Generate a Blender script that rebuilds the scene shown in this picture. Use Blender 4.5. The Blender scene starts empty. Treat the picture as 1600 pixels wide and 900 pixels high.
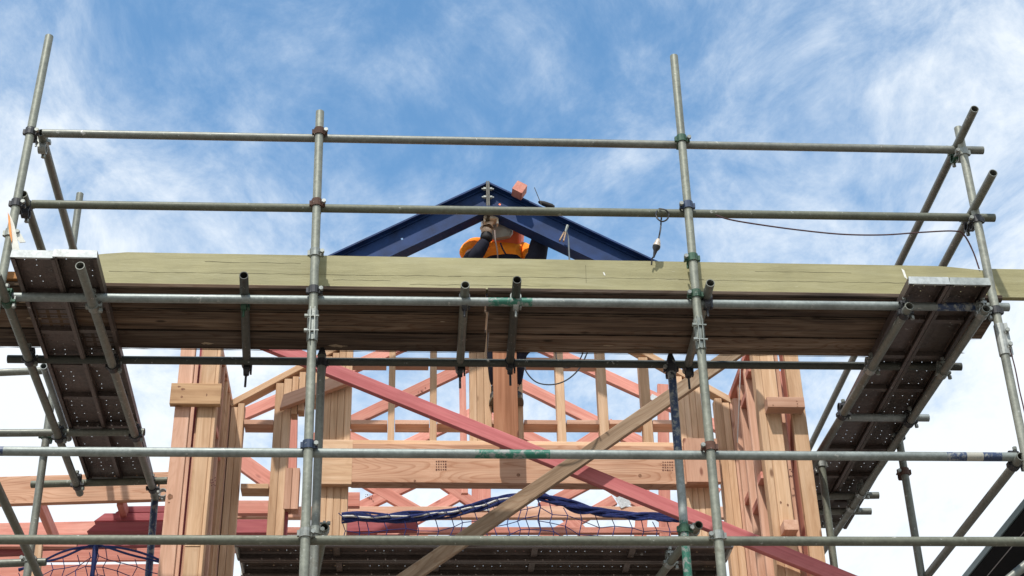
import bpy, bmesh, math, random
from mathutils import Vector, Matrix, Euler
random.seed(7)
V = Vector
sc = bpy.context.scene
col = sc.collection

# ------------------------------------------------------------------ camera
F = 2494.0; CX, CY = 800.0, 450.0
zc = V((-100, -3950, F)).normalized()
yc = V((-180, 1580, F)).normalized(); yc = (yc - zc * yc.dot(zc)).normalized()
xc = yc.cross(zc)
CAM = V((0, 0, 1.6))
M = Matrix((xc, yc, zc))                       # image frame (right, down, forward) -> world
cam_d = bpy.data.cameras.new('camera'); cam = bpy.data.objects.new('camera', cam_d); col.objects.link(cam)
R3 = Matrix((M.col[0], -M.col[1], -M.col[2])).transposed()
cam.matrix_world = Matrix.Translation(CAM) @ R3.to_4x4()
cam_d.sensor_width = 36; cam_d.lens = F / 1600 * 36; cam_d.clip_start = 0.05; cam_d.clip_end = 3000
sc.camera = cam

# ------------------------------------------------------------------ light
SUN_EL, SUN_AZ = math.radians(57), math.radians(200)     # azimuth clockwise from +Y (the view direction)
sund = bpy.data.lights.new('sun', 'SUN'); sund.energy = 3.8; sund.angle = math.radians(1.2); sund.color = (1, .95, .88)
sun = bpy.data.objects.new('sun', sund); col.objects.link(sun)
sdir = V((math.sin(SUN_AZ) * math.cos(SUN_EL), math.cos(SUN_AZ) * math.cos(SUN_EL), math.sin(SUN_EL)))
sun.rotation_euler = sdir.to_track_quat('Z', 'Y').to_euler()

w = bpy.data.worlds.new('World'); sc.world = w; w.use_nodes = True
nt = w.node_tree; nt.nodes.clear()
def N(t, ty, **kw):
    n = t.nodes.new(ty)
    for k, v in kw.items():
        if k == 'ins':
            for a, b in v.items(): n.inputs[a].default_value = b
        else: setattr(n, k, v)
    return n
def math_n(t, op, a, b=None, c=None):
    n = t.nodes.new('ShaderNodeMath'); n.operation = op
    for i, q in enumerate((a, b, c)):
        if q is None: continue
        if isinstance(q, (int, float)): n.inputs[i].default_value = q
        else: t.links.new(q, n.inputs[i])
    return n.outputs[0]
L = nt.links
sky = N(nt, 'ShaderNodeTexSky', sky_type='NISHITA', sun_disc=False, sun_elevation=SUN_EL, sun_rotation=SUN_AZ, air_density=1.0, dust_density=.6, ozone_density=1.4)
tc = N(nt, 'ShaderNodeTexCoord')
sep = N(nt, 'ShaderNodeSeparateXYZ'); L.new(tc.outputs['Generated'], sep.inputs[0])
X_, Y_, Z_ = sep.outputs
zz = math_n(nt, 'MAXIMUM', Z_, .02)
den = math_n(nt, 'ADD', zz, .12)
cmb = N(nt, 'ShaderNodeCombineXYZ')
L.new(math_n(nt, 'DIVIDE', X_, den), cmb.inputs[0]); L.new(math_n(nt, 'DIVIDE', Y_, den), cmb.inputs[1])
def cloud(scale, detail, rough, dist, loc, rot=0, sx=1, sy=1):
    m = N(nt, 'ShaderNodeMapping'); m.inputs['Location'].default_value = loc; m.inputs['Rotation'].default_value = (0, 0, rot); m.inputs['Scale'].default_value = (sx, sy, 1)
    L.new(cmb.outputs[0], m.inputs[0])
    n = N(nt, 'ShaderNodeTexNoise', ins={'Scale': scale, 'Detail': detail, 'Roughness': rough, 'Distortion': dist})
    L.new(m.outputs[0], n.inputs['Vector']); return n.outputs['Fac']
big = cloud(1.6, 3, .5, .2, (3.1, 1.7, 0), .5, 1, .8)
mid = cloud(6.5, 10, .66, .35, (1.3, 4.2, 0), .6, 1.15, .8)
fine = cloud(20.0, 8, .68, .6, (6.3, .2, 0), .6, 1.2, .75)
s = math_n(nt, 'MULTIPLY', mid, 1.3)
s = math_n(nt, 'MULTIPLY_ADD', big, .62, s)
s = math_n(nt, 'MULTIPLY_ADD', fine, .30, s)
s = math_n(nt, 'MULTIPLY_ADD', Z_, -1.60, s)          # thicker cloud towards the horizon
ax = math_n(nt, 'ABSOLUTE', math_n(nt, 'ADD', X_, -.05))
s = math_n(nt, 'MULTIPLY_ADD', math_n(nt, 'MINIMUM', ax, .45), 1.0, s)   # the clear lane lies ahead
low = N(nt, 'ShaderNodeMapRange', interpolation_type='SMOOTHSTEP', ins={'From Min': .56, 'From Max': .36, 'To Min': 0, 'To Max': .12}); L.new(Z_, low.inputs[0])   # the cloud sheet closes towards the horizon
s = math_n(nt, 'ADD', s, low.outputs[0])
mr = N(nt, 'ShaderNodeMapRange', interpolation_type='SMOOTHSTEP', ins={'From Min': -.04, 'From Max': .80}); L.new(s, mr.inputs[0])
SKYK = .1
veil = N(nt, 'ShaderNodeMix', data_type='RGBA')       # cloud colour: bright tops, bluish thin parts
veil.inputs['A'].default_value = (5.3, 6.5, 8.0, 1); veil.inputs['B'].default_value = (8.4, 8.8, 9.1, 1)
L.new(mr.outputs[0], veil.inputs['Factor'])
mx = N(nt, 'ShaderNodeMix', data_type='RGBA')
cf = math_n(nt, 'MULTIPLY', mr.outputs[0], .93)
boost = N(nt, 'ShaderNodeMix', data_type='RGBA', blend_type='MULTIPLY'); boost.inputs['Factor'].default_value = 1; boost.inputs['B'].default_value = (1.35, 1.85, 1.92, 1)
L.new(sky.outputs[0], boost.inputs['A'])
L.new(cf, mx.inputs['Factor']); L.new(boost.outputs['Result'], mx.inputs['A']); L.new(veil.outputs['Result'], mx.inputs['B'])
bg = N(nt, 'ShaderNodeBackground'); bg.inputs['Strength'].default_value = SKYK
L.new(mx.outputs['Result'], bg.inputs['Color'])
wo = N(nt, 'ShaderNodeOutputWorld'); L.new(bg.outputs[0], wo.inputs[0])

sc.view_settings.view_transform = 'Standard'; sc.view_settings.look = 'None'; sc.view_settings.gamma = 1
sc.view_settings.exposure = 0.32
sc.view_settings.use_curve_mapping = False

# ------------------------------------------------------------------ pixel helpers: a point of the photograph at a known depth or height
def at(px, py, Y): r = M @ V((px - CX, py - CY, F)); return CAM + r * (Y / r.y)
def atz(px, py, Z): r = M @ V((px - CX, py - CY, F)); return CAM + r * ((Z - 1.6) / r.z)
def proj(p): v = M.transposed() @ (p - CAM); return CX + F * v.x / v.z, CY + F * v.y / v.z

# ------------------------------------------------------------------ materials
def mat_base(name):
    m = bpy.data.materials.new(name); m.use_nodes = True; t = m.node_tree
    b = t.nodes['Principled BSDF']; return m, t, b
def objvec(t, scale, rnd=40.0):
    tc = t.nodes.new('ShaderNodeTexCoord'); oi = t.nodes.new('ShaderNodeObjectInfo')
    sc_ = N(t, 'ShaderNodeVectorMath', operation='SCALE'); sc_.inputs['Scale'].default_value = rnd
    cb = t.nodes.new('ShaderNodeCombineXYZ'); 
    for i in range(3): t.links.new(oi.outputs['Random'], cb.inputs[i])
    t.links.new(cb.outputs[0], sc_.inputs[0])
    ad = N(t, 'ShaderNodeVectorMath', operation='ADD'); t.links.new(tc.outputs['Object'], ad.inputs[0]); t.links.new(sc_.outputs[0], ad.inputs[1])
    mp = t.nodes.new('ShaderNodeMapping'); mp.inputs['Scale'].default_value = scale; t.links.new(ad.outputs[0], mp.inputs[0])
    return mp.outputs[0], oi.outputs['Random']
def ramp(t, fac, stops):
    r = t.nodes.new('ShaderNodeValToRGB'); e = r.color_ramp.elements
    while len(e) < len(stops): e.new(.5)
    for i, (p, c) in enumerate(stops): e[i].position = p; e[i].color = (*c, 1)
    t.links.new(fac, r.inputs[0]); return r.outputs[0]
def noise(t, vec, scale, detail=4, rough=.55, dist=0.0):
    n = N(t, 'ShaderNodeTexNoise', ins={'Scale': scale, 'Detail': detail, 'Roughness': rough, 'Distortion': dist}); t.links.new(vec, n.inputs['Vector']); return n.outputs['Fac']
def mixc(t, fac, a, b, mode='MIX'):
    n = N(t, 'ShaderNodeMix', data_type='RGBA', blend_type=mode)
    for k, v in (('Factor', fac), ('A', a), ('B', b)):
        if isinstance(v, (int, float)): n.inputs[k].default_value = v
        elif isinstance(v, tuple): n.inputs[k].default_value = (*v, 1)
        else: t.links.new(v, n.inputs[k])
    return n.outputs['Result']
def bump(t, b, h, strength, dist=.002):
    n = N(t, 'ShaderNodeBump'); n.inputs['Strength'].default_value = strength; n.inputs['Distance'].default_value = dist
    t.links.new(h, n.inputs['Height']); t.links.new(n.outputs[0], b.inputs['Normal'])

def wood(name, dark, mid_, light, knot, rough=.75, var=.20, contrast=.8, lines=.3):
    m, t, b = mat_base(name)
    v, rnd = objvec(t, (1, 1, 1))
    mp = t.nodes.new('ShaderNodeMapping'); mp.inputs['Scale'].default_value = (1.1, 17, 17); t.links.new(v, mp.inputs[0])
    g1 = noise(t, mp.outputs[0], 1.0, 6, .6, .9)
    mp2 = t.nodes.new('ShaderNodeMapping'); mp2.inputs['Scale'].default_value = (1.6, 70, 70); t.links.new(v, mp2.inputs[0])
    g2 = noise(t, mp2.outputs[0], 1.0, 3, .5, .3)
    c = ramp(t, g1, [(.32, dark), (.5, mid_), (.68, light)])
    mp3 = t.nodes.new('ShaderNodeMapping'); mp3.inputs['Scale'].default_value = (.75, 5.5, 5.5); t.links.new(v, mp3.inputs[0])
    fld = noise(t, mp3.outputs[0], 1.0, 2.0, .45, .3)
    fr = math_n(t, 'FRACT', math_n(t, 'MULTIPLY', fld, 26.0))
    ring = ramp(t, fr, [(.0, (1, 1, 1)), (.55, (1, 1, 1)), (.9, tuple(max(.05, 1 - lines * (1 - q)) for q in (.74, .62, .54))), (1.0, (1, 1, 1))])
    c = mixc(t, .8, c, ring, 'MULTIPLY')
    fl = ramp(t, g2, [(.35, (.82, .78, .74)), (.6, (1.06, 1.06, 1.06))])
    c = mixc(t, min(1, .5 * contrast), c, fl, 'MULTIPLY')
    # knots
    mpk = t.nodes.new('ShaderNodeMapping'); mpk.inputs['Scale'].default_value = (2.3, 6.0, .4); t.links.new(v, mpk.inputs[0])
    vo = N(t, 'ShaderNodeTexVoronoi', ins={'Scale': 1.0, 'Randomness': 1.0}); t.links.new(mpk.outputs[0], vo.inputs['Vector'])
    kk = N(t, 'ShaderNodeMapRange', ins={'From Min': .045, 'From Max': .095, 'To Min': 1, 'To Max': 0}); t.links.new(vo.outputs['Distance'], kk.inputs[0])
    c = mixc(t, math_n(t, 'MULTIPLY', kk.outputs[0], .85), c, knot)
    # board to board difference and slow stains
    sh = noise(t, v, 2.3, 3, .5)
    c = mixc(t, 1.0, c, ramp(t, sh, [(.3, (.86, .84, .82)), (.7, (1.08, 1.07, 1.06))]), 'MULTIPLY')
    vr = ramp(t, rnd, [(0, (1 - var, 1 - var * 1.15, 1 - var * 1.3)), (1, (1 + var * .35, 1 + var * .35, 1 + var * .35))])
    c = mixc(t, 1.0, c, vr, 'MULTIPLY')
    t.links.new(c, b.inputs['Base Color']); b.inputs['Roughness'].default_value = rough; b.inputs['Specular IOR Level'].default_value = .25
    bump(t, b, g2, .35, .001)
    return m
PINE = wood('blonde_pine', (.52, .325, .19), (.64, .43, .27), (.71, .51, .345), (.18, .08, .04))
PINE2 = wood('rosy_pine', (.54, .31, .21), (.63, .385, .275), (.70, .46, .345), (.22, .08, .05))
LVL = wood('laminated_beam_timber', (.55, .31, .20), (.64, .385, .255), (.72, .47, .33), (.22, .09, .045), lines=1.0)
PINK = wood('pink_treated_pine', (.56, .225, .175), (.66, .29, .23), (.72, .37, .295), (.24, .06, .05))
ROSE = wood('rose_dyed_brace_timber', (.44, .12, .125), (.53, .165, .17), (.60, .21, .21), (.14, .02, .03), lines=.25)
MAROON = wood('maroon_dyed_timber', (.30, .075, .09), (.38, .11, .125), (.44, .14, .15), (.08, .01, .01))
WEATHER = wood('weathered_plank_timber', (.20, .135, .085), (.31, .22, .145), (.40, .30, .21), (.06, .04, .025), lines=.7)
OLDPLANK = wood('old_scaffold_plank_timber', (.055, .041, .032), (.13, .097, .072), (.215, .168, .128), (.02, .014, .01), rough=.9, contrast=1.4, lines=.8, var=.5)
OLDPLANK2 = wood('worn_pale_scaffold_plank_timber', (.085, .062, .045), (.19, .143, .107), (.30, .235, .175), (.02, .014, .01), rough=.9, contrast=1.8, lines=1.2, var=.3)
OLDPLANK3 = wood('dark_stained_scaffold_plank_timber', (.035, .026, .021), (.085, .064, .05), (.14, .11, .085), (.02, .014, .01), rough=.9, contrast=1.5, lines=1.0, var=.3)
PLY = wood('brown_post_timber', (.30, .125, .06), (.40, .18, .095), (.46, .23, .13), (.12, .04, .02), lines=.3)

def galv(name, base, metal=.35, rough=.5, dirt=.5):
    m, t, b = mat_base(name)
    v, rnd = objvec(t, (1, 1, 1), 17)
    n1 = noise(t, v, 5.0, 5, .6); n2 = noise(t, v, 46.0, 4, .6)
    c = ramp(t, n1, [(.3, tuple(q * .72 for q in base)), (.7, tuple(q * 1.18 for q in base))])
    c = mixc(t, .6, c, ramp(t, n2, [(.35, (.72, .73, .7)), (.65, (1.15, 1.15, 1.12))]), 'MULTIPLY')
    st = noise(t, v, 11.0, 6, .7, .5)
    sm = N(t, 'ShaderNodeMapRange', ins={'From Min': .58, 'From Max': .70, 'To Min': 0, 'To Max': dirt}); t.links.new(st, sm.inputs[0])
    c = mixc(t, sm.outputs[0], c, (.13, .105, .075))
    st2 = noise(t, v, 27.0, 4, .7, .3)
    sm2 = N(t, 'ShaderNodeMapRange', ins={'From Min': .64, 'From Max': .70, 'To Min': 0, 'To Max': .75}); t.links.new(st2, sm2.inputs[0])
    c = mixc(t, sm2.outputs[0], c, (.48, .48, .45))
    vr = ramp(t, rnd, [(0, (.82, .84, .80)), (1, (1.12, 1.12, 1.14))]); c = mixc(t, 1.0, c, vr, 'MULTIPLY')
    t.links.new(c, b.inputs['Base Color']); b.inputs['Metallic'].default_value = metal
    t.links.new(ramp(t, n1, [(.3, (rough - .1,) * 3), (.7, (rough + .15,) * 3)]), b.inputs['Roughness'])
    bump(t, b, n2, .25, .001)
    return m
TUBE = galv('weathered_galvanised_tube', (.18, .185, .16))
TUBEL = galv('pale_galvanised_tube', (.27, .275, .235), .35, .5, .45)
TUBED = galv('shade_darkened_grimy_tube', (.075, .078, .068), .3, .6, .5)  # shade under the deck put into the colour of these tubes
TUBEB = galv('bright_galvanised_tube', (.27, .295, .29), .35, .5, .3)
TUBEO = galv('olive_grimy_tube', (.155, .16, .125), .25, .6, .6)
STEELP = galv('galvanised_plank_steel', (.135, .105, .095), .45, .5, .5)
CAPM = galv('bright_end_cap_zinc', (.50, .52, .52), .3, .45, .35)
CPL = galv('zinc_coupler_steel', (.30, .31, .29), .55, .42, .5)
CPLD = galv('dark_coupler_steel', (.045, .045, .05), .4, .5, .3)
RUST = galv('rusty_coupler_steel', (.10, .05, .035), .2, .8, .3)
CGREEN = galv('green_painted_coupler', (.03, .085, .05), .2, .5, .5)
CNAVY = galv('navy_painted_coupler', (.03, .05, .10), .2, .45, .3)

def paint_band(name, colr):
    m, t, b = mat_base(name)
    v, rnd = objvec(t, (1, 1, 1), 9)
    n = noise(t, v, 24, 5, .7, .4)
    mk = N(t, 'ShaderNodeMapRange', ins={'From Min': .50, 'From Max': .60}); t.links.new(n, mk.inputs[0])
    c = mixc(t, mk.outputs[0], colr, (.24, .25, .23))
    t.links.new(c, b.inputs['Base Color']); b.inputs['Roughness'].default_value = .45; b.inputs['Metallic'].default_value = .1
    return m
PBLUE = paint_band('chipped_blue_paint', (.025, .045, .10)); PGREEN = paint_band('chipped_green_paint', (.02, .13, .085)); PWHITE = paint_band('chipped_white_paint', (.36, .35, .29))
PBLACK = paint_band('chipped_black_paint', (.012, .013, .02))

def plain(name, c, rough=.6, metal=0.0, nz=.25, scale=12.0, spec=.5):
    m, t, b = mat_base(name); v, rnd = objvec(t, (1, 1, 1), 5)
    n = noise(t, v, scale, 5, .6)
    cc = ramp(t, n, [(.3, tuple(q * (1 - nz) for q in c)), (.7, tuple(min(1, q * (1 + nz)) for q in c))])
    t.links.new(cc, b.inputs['Base Color']); b.inputs['Roughness'].default_value = rough; b.inputs['Metallic'].default_value = metal; b.inputs['Specular IOR Level'].default_value = spec
    return m
NAVYS = plain('navy_primed_steel', (.008, .030, .105), .6, .0, .4, 7, .25)
BAREST = plain('bare_ground_steel', (.085, .08, .065), .5, .4, .4, 40)
ROPE = plain('blue_net_twine', (.008, .020, .12), .7, 0, .3, 60)
ROPEW = plain('white_border_rope', (.55, .53, .48), .8, 0, .2, 60)
ORANGE = plain('orange_hi_vis_cloth', (.95, .20, .02), .8, 0, .10, 9, .2)
NAVYC = plain('dark_navy_work_cloth', (.014, .015, .026), .85, 0, .3, 20, .2)
SKIN = plain('skin', (.45, .25, .17), .55, 0, .1, 30)
GLOVE = plain('tan_leather_glove', (.62, .45, .32), .8, 0, .3, 30, .3)
GLOVED = plain('black_leather_glove', (.02, .018, .018), .7, 0, .3, 30, .3)
BOOT = plain('dark_work_boot_leather', (.03, .028, .03), .55, 0, .3, 30)
SOLE = plain('tan_boot_sole', (.13, .11, .08), .8, 0, .2, 30)
MASK = plain('grey_welding_mask', (.36, .36, .33), .45, .1, .15, 20)
LENS = plain('dark_mask_lens', (.01, .015, .01), .15, 0, .1, 5)
HOOD = plain('coral_helmet_shell', (1.0, .17, .05), .5, 0, .10, 9)
BLACKR = plain('black_cable_rubber', (.012, .012, .014), .5, 0, .2, 30)
REDR = plain('maroon_cable_sheath', (.05, .015, .015), .5, 0, .2, 30)
CLEARP = plain('clear_plug_plastic', (.50, .42, .34), .3, 0, .3, 60)
BRASS = plain('worn_brass_clamp', (.30, .20, .12), .45, .5, .35, 50)
TAGW = plain('white_tag_plastic', (.62, .62, .55), .6, 0, .15, 20)
TAGO = plain('orange_tag_paint', (.65, .24, .04), .6, 0, .25, 20)
EAVEM = plain('black_eave_metal', (.006, .006, .007), .6, 0, .3, 8, .1)
EAVET = plain('teal_gutter_edge', (.02, .05, .05), .4, .1, .2, 8)
EAVEW = plain('pale_grey_cladding', (.42, .41, .42), .7, 0, .1, 8)
NAILP = plain('zinc_nail_plate', (.55, .56, .55), .4, .5, .2, 60)
INK = plain('dark_stamp_ink', (.10, .03, .02), .8, 0, .3, 80)
CHALK = plain('white_chalk_mark', (.72, .72, .66), .9, 0, .1, 50)

def toe_mat():
    m, t, b = mat_base('olive_toe_board_paint')
    v, rnd = objvec(t, (1, 1, 1), 3)
    mp = t.nodes.new('ShaderNodeMapping'); mp.inputs['Scale'].default_value = (1.0, 14, 14); t.links.new(v, mp.inputs[0])
    g = noise(t, mp.outputs[0], 1.5, 7, .65, 1.3)
    c = ramp(t, g, [(.28, (.25, .228, .115)), (.5, (.31, .285, .15)), (.72, (.355, .33, .19))])
    g3 = noise(t, v, 3.0, 4, .6)
    c = mixc(t, 1.0, c, ramp(t, g3, [(.3, (.86, .86, .86)), (.7, (1.08, 1.07, 1.04))]), 'MULTIPLY')
    mp2 = t.nodes.new('ShaderNodeMapping'); mp2.inputs['Scale'].default_value = (3.0, 26, 26); t.links.new(v, mp2.inputs[0])
    s1 = noise(t, mp2.outputs[0], 2.0, 8, .75, 2.5)
    mk = N(t, 'ShaderNodeMapRange', ins={'From Min': .655, 'From Max': .70, 'To Min': 0, 'To Max': .75}); t.links.new(s1, mk.inputs[0])
    c = mixc(t, mk.outputs[0], c, (.60, .58, .46))
    mk2 = N(t, 'ShaderNodeMapRange', ins={'From Min': .30, 'From Max': .345, 'To Min': .7, 'To Max': 0}); t.links.new(s1, mk2.inputs[0])
    c = mixc(t, mk2.outputs[0], c, (.19, .165, .085))
    t.links.new(c, b.inputs['Base Color']); b.inputs['Roughness'].default_value = .6; b.inputs['Specular IOR Level'].default_value = .3
    bump(t, b, s1, .5, .003)
    return m
TOE = toe_mat()

def ground_mat():
    m, t, b = mat_base('packed_clay_and_gravel')
    v, rnd = objvec(t, (1, 1, 1), 0)
    n = noise(t, v, .4, 8, .65); n2 = noise(t, v, 9, 6, .7)
    c = ramp(t, n, [(.3, (.15, .125, .10)), (.7, (.25, .215, .18))]); c = mixc(t, .6, c, ramp(t, n2, [(.35, (.6, .6, .6)), (.65, (1.2, 1.2, 1.2))]), 'MULTIPLY')
    t.links.new(c, b.inputs['Base Color']); b.inputs['Roughness'].default_value = .95
    bump(t, b, n2, .8, .03); return m

# ------------------------------------------------------------------ object helpers
PW = {}                                         # world matrices of parents
def link(name, me, mw, parent=None):
    o = bpy.data.objects.new(name, me); col.objects.link(o)
    if parent is not None:
        o.parent = parent; o.matrix_basis = PW[parent.name].inverted() @ mw
    else: o.matrix_basis = mw
    PW[o.name] = mw
    return o
def tag(o, label=None, cat=None, group=None, kind=None):
    if label: o['label'] = label
    if cat: o['category'] = cat
    if group: o['group'] = group
    if kind: o['kind'] = kind
    return o
def empty(name, loc, label, cat, group=None):
    o = link(name, None, Matrix.Translation(V(loc))); o.empty_display_size = .1
    return tag(o, label, cat, group)
def mesh(name, verts, faces, mats, fm=None, smooth=False):
    me = bpy.data.meshes.new(name); me.from_pydata([tuple(v) for v in verts], [], faces)
    for m in (mats if isinstance(mats, (list, tuple)) else [mats]): me.materials.append(m)
    if fm: 
        for i, k in enumerate(fm): me.polygons[i].material_index = k
    if smooth: me.polygons.foreach_set('use_smooth', [True] * len(me.polygons))
    me.update(); return me
def frame(p, xdir, ydir):
    x = xdir.normalized(); y = (ydir - x * ydir.dot(x)).normalized(); z = x.cross(y)
    return Matrix(((x.x, y.x, z.x, p.x), (x.y, y.y, z.y, p.y), (x.z, y.z, z.z, p.z), (0, 0, 0, 1)))
def fix(me):
    bm = bmesh.new(); bm.from_mesh(me); bmesh.ops.recalc_face_normals(bm, faces=bm.faces[:]); bm.to_mesh(me); bm.free()

def board(name, p0, p1, w_, t_, wdir, m, parent=None, ch=.003, anchor=(0, 0), cut0=0.0, cut1=0.0, endm=None):
    """box from p0 to p1, w_ along wdir, t_ along the third axis; anchor shifts the section (-1..1); cut = end skew along w"""
    d = p1 - p0; Lh = d.length / 2
    mw = frame((p0 + p1) / 2, d, wdir)
    a, b = w_ / 2, t_ / 2; oy, oz = anchor[0] * a, anchor[1] * b
    sec = [(-a, -b + ch), (-a + ch, -b), (a - ch, -b), (a, -b + ch), (a, b - ch), (a - ch, b), (-a + ch, b), (-a, b - ch)]
    vs = [(-Lh + cut0 * (y / a), y + oy, z + oz) for y, z in sec] + [(Lh + cut1 * (y / a), y + oy, z + oz) for y, z in sec]
    fs = [(i, (i + 1) % 8, 8 + (i + 1) % 8, 8 + i) for i in range(8)] + [tuple(range(7, -1, -1)), tuple(range(8, 16))]
    me = mesh(name, vs, fs, [m, endm] if endm else m, ([0] * 8 + [1, 1]) if endm else None); fix(me)
    return link(name, me, mw, parent)
def box(name, lo, hi, m, parent=None, ch=.003, long=None):
    lo, hi = V(lo), V(hi); s = hi - lo; c = (lo + hi) / 2
    ax = long if long is not None else max(range(3), key=lambda i: s[i])
    e = [V((1, 0, 0)), V((0, 1, 0)), V((0, 0, 1))]; wd = (ax + 1) % 3; td = (ax + 2) % 3
    return board(name, c - e[ax] * s[ax] / 2, c + e[ax] * s[ax] / 2, s[wd], s[td], e[wd], m, parent, min(ch, s[wd] / 3, s[td] / 3))

R0 = .02415
def tube(name, p0, p1, label, m=TUBE, bands=(), parent=None, r=R0, cat='scaffold tube', group='scaffold tubes', capped=False):
    d = p1 - p0; Ln = d.length; n = 20
    up = V((0, 0, 1)) if abs(d.normalized().z) < .9 else V((1, 0, 0))
    mw = frame((p0 + p1) / 2, d, up)
    mats = [m] + [b[2] for b in bands]
    ts = sorted(set([0, 1] + [q for b in bands for q in b[:2]]))
    vs, fs, fm = [], [], []
    rings = [(t_, r) for t_ in ts]
    for t_, rr in rings:
        for i in range(n):
            a = 2 * math.pi * i / n; vs.append(((t_ - .5) * Ln, rr * math.cos(a), rr * math.sin(a)))
    for k in range(len(ts) - 1):
        mi = 0
        for j, b in enumerate(bands):
            if b[0] - 1e-6 <= ts[k] and ts[k + 1] <= b[1] + 1e-6: mi = j + 1
        for i in range(n): fs.append((k * n + i, k * n + (i + 1) % n, (k + 1) * n + (i + 1) % n, (k + 1) * n + i)); fm.append(mi)
    no = len(vs); ri = r - .004; deep = min(.35, Ln * .3)
    for t_, sgn, base in ((0, 1, 0), (1, -1, (len(ts) - 1) * n)):
        k0 = len(vs)
        for xx in ((t_ - .5) * Ln, (t_ - .5) * Ln + sgn * deep):
            for i in range(n):
                a = 2 * math.pi * i / n; vs.append((xx, ri * math.cos(a), ri * math.sin(a)))
        for i in range(n):
            j = (i + 1) % n
            fs.append((base + i, k0 + i, k0 + j, base + j)); fm.append(0)
            fs.append((k0 + i, k0 + n + i, k0 + n + j, k0 + j)); fm.append(0)
        fs.append(tuple(k0 + n + i for i in range(n))); fm.append(0)
    me = mesh(name, vs, fs, mats, fm, True); fix(me)
    try:
        for e in me.edges:
            pass
        me.set_sharp_from_angle(angle=math.radians(50))
    except Exception: pass
    o = link(name, me, mw, parent); o['_'] = 0; del o['_']
    if parent is None: tag(o, label, cat, group)
    AX[o.name] = (p0, p1)
    return o
AX = {}

def bm_ring(bm, c, ax, r_in, r_out, w_, n=14):
    f = frame(c, ax, V((0, 0, 1)) if abs(ax.normalized().z) < .9 else V((1, 0, 0)))
    vs = []
    for rr, xx in ((r_out, -w_ / 2), (r_out, w_ / 2), (r_in, w_ / 2), (r_in, -w_ / 2)):
        vs.append([bm.verts.new(f @ V((xx, rr * math.cos(2 * math.pi * i / n), rr * math.sin(2 * math.pi * i / n)))) for i in range(n)])
    for k in range(4):
        for i in range(n): bm.faces.new((vs[k][i], vs[k][(i + 1) % n], vs[(k + 1) % 4][(i + 1) % n], vs[(k + 1) % 4][i]))
def bm_box(bm, c, ax, up, sx, sy, sz):
    f = frame(c, ax, up); v = [bm.verts.new(f @ V((x * sx / 2, y * sy / 2, z * sz / 2))) for x in (-1, 1) for y in (-1, 1) for z in (-1, 1)]
    for q in ((0, 1, 3, 2), (4, 6, 7, 5), (0, 4, 5, 1), (2, 3, 7, 6), (0, 2, 6, 4), (1, 5, 7, 3)): bm.faces.new([v[i] for i in q])
def bm_cyl(bm, a, b, r, n=8, r2=None):
    d = b - a; f = frame(a, d, V((0, 0, 1)) if abs(d.normalized().z) < .9 else V((1, 0, 0))); r2 = r if r2 is None else r2
    A = [bm.verts.new(f @ V((0, r * math.cos(2 * math.pi * i / n), r * math.sin(2 * math.pi * i / n)))) for i in range(n)]
    B = [bm.verts.new(f @ V((d.length, r2 * math.cos(2 * math.pi * i / n), r2 * math.sin(2 * math.pi * i / n)))) for i in range(n)]
    for i in range(n): bm.faces.new((A[i], A[(i + 1) % n], B[(i + 1) % n], B[i]))
    bm.faces.new(A[::-1]); bm.faces.new(B)
def bm_obj(name, bm, m, parent=None, smooth=False, origin=None):
    bmesh.ops.recalc_face_normals(bm, faces=bm.faces[:])
    o0 = V(origin) if origin is not None else sum((v.co for v in bm.verts), V()) / len(bm.verts)
    for v in bm.verts: v.co -= o0
    me = bpy.data.meshes.new(name); bm.to_mesh(me); bm.free()
    for mm in (m if isinstance(m, (list, tuple)) else [m]): me.materials.append(mm)
    if smooth: 
        me.polygons.foreach_set('use_smooth', [True] * len(me.polygons)); me.set_sharp_from_angle(angle=math.radians(45))
    return link(name, me, Matrix.Translation(o0), parent)

XA, YA, ZA = V((1, 0, 0)), V((0, 1, 0)), V((0, 0, 1))
def on_axis(o, px, py):
    p0, p1 = AX[o.name]; best = None
    for k in range(401):
        p = p0.lerp(p1, k / 400); q = proj(p); dd = (q[0] - px) ** 2 + (q[1] - py) ** 2
        if best is None or dd < best[0]: best = (dd, p)
    return best[1]
def bolt_bm(bm, a, b, r, R, n=6):
    """one closed solid: a threaded shank with a nut on the far end"""
    d = b - a; f = frame(a, d, ZA if abs(d.normalized().z) < .9 else XA); Ln = d.length; prev = None
    for x, rr in ((0, r), (Ln - .018, r), (Ln - .018, R), (Ln, R)):
        ring = [bm.verts.new(f @ V((x, rr * math.cos(2 * math.pi * i / n), rr * math.sin(2 * math.pi * i / n)))) for i in range(n)]
        if prev:
            for i in range(n): bm.faces.new((prev[i], prev[(i + 1) % n], ring[(i + 1) % n], ring[i]))
        else: bm.faces.new(ring[::-1])
        prev = ring
    bm.faces.new(prev)
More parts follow.
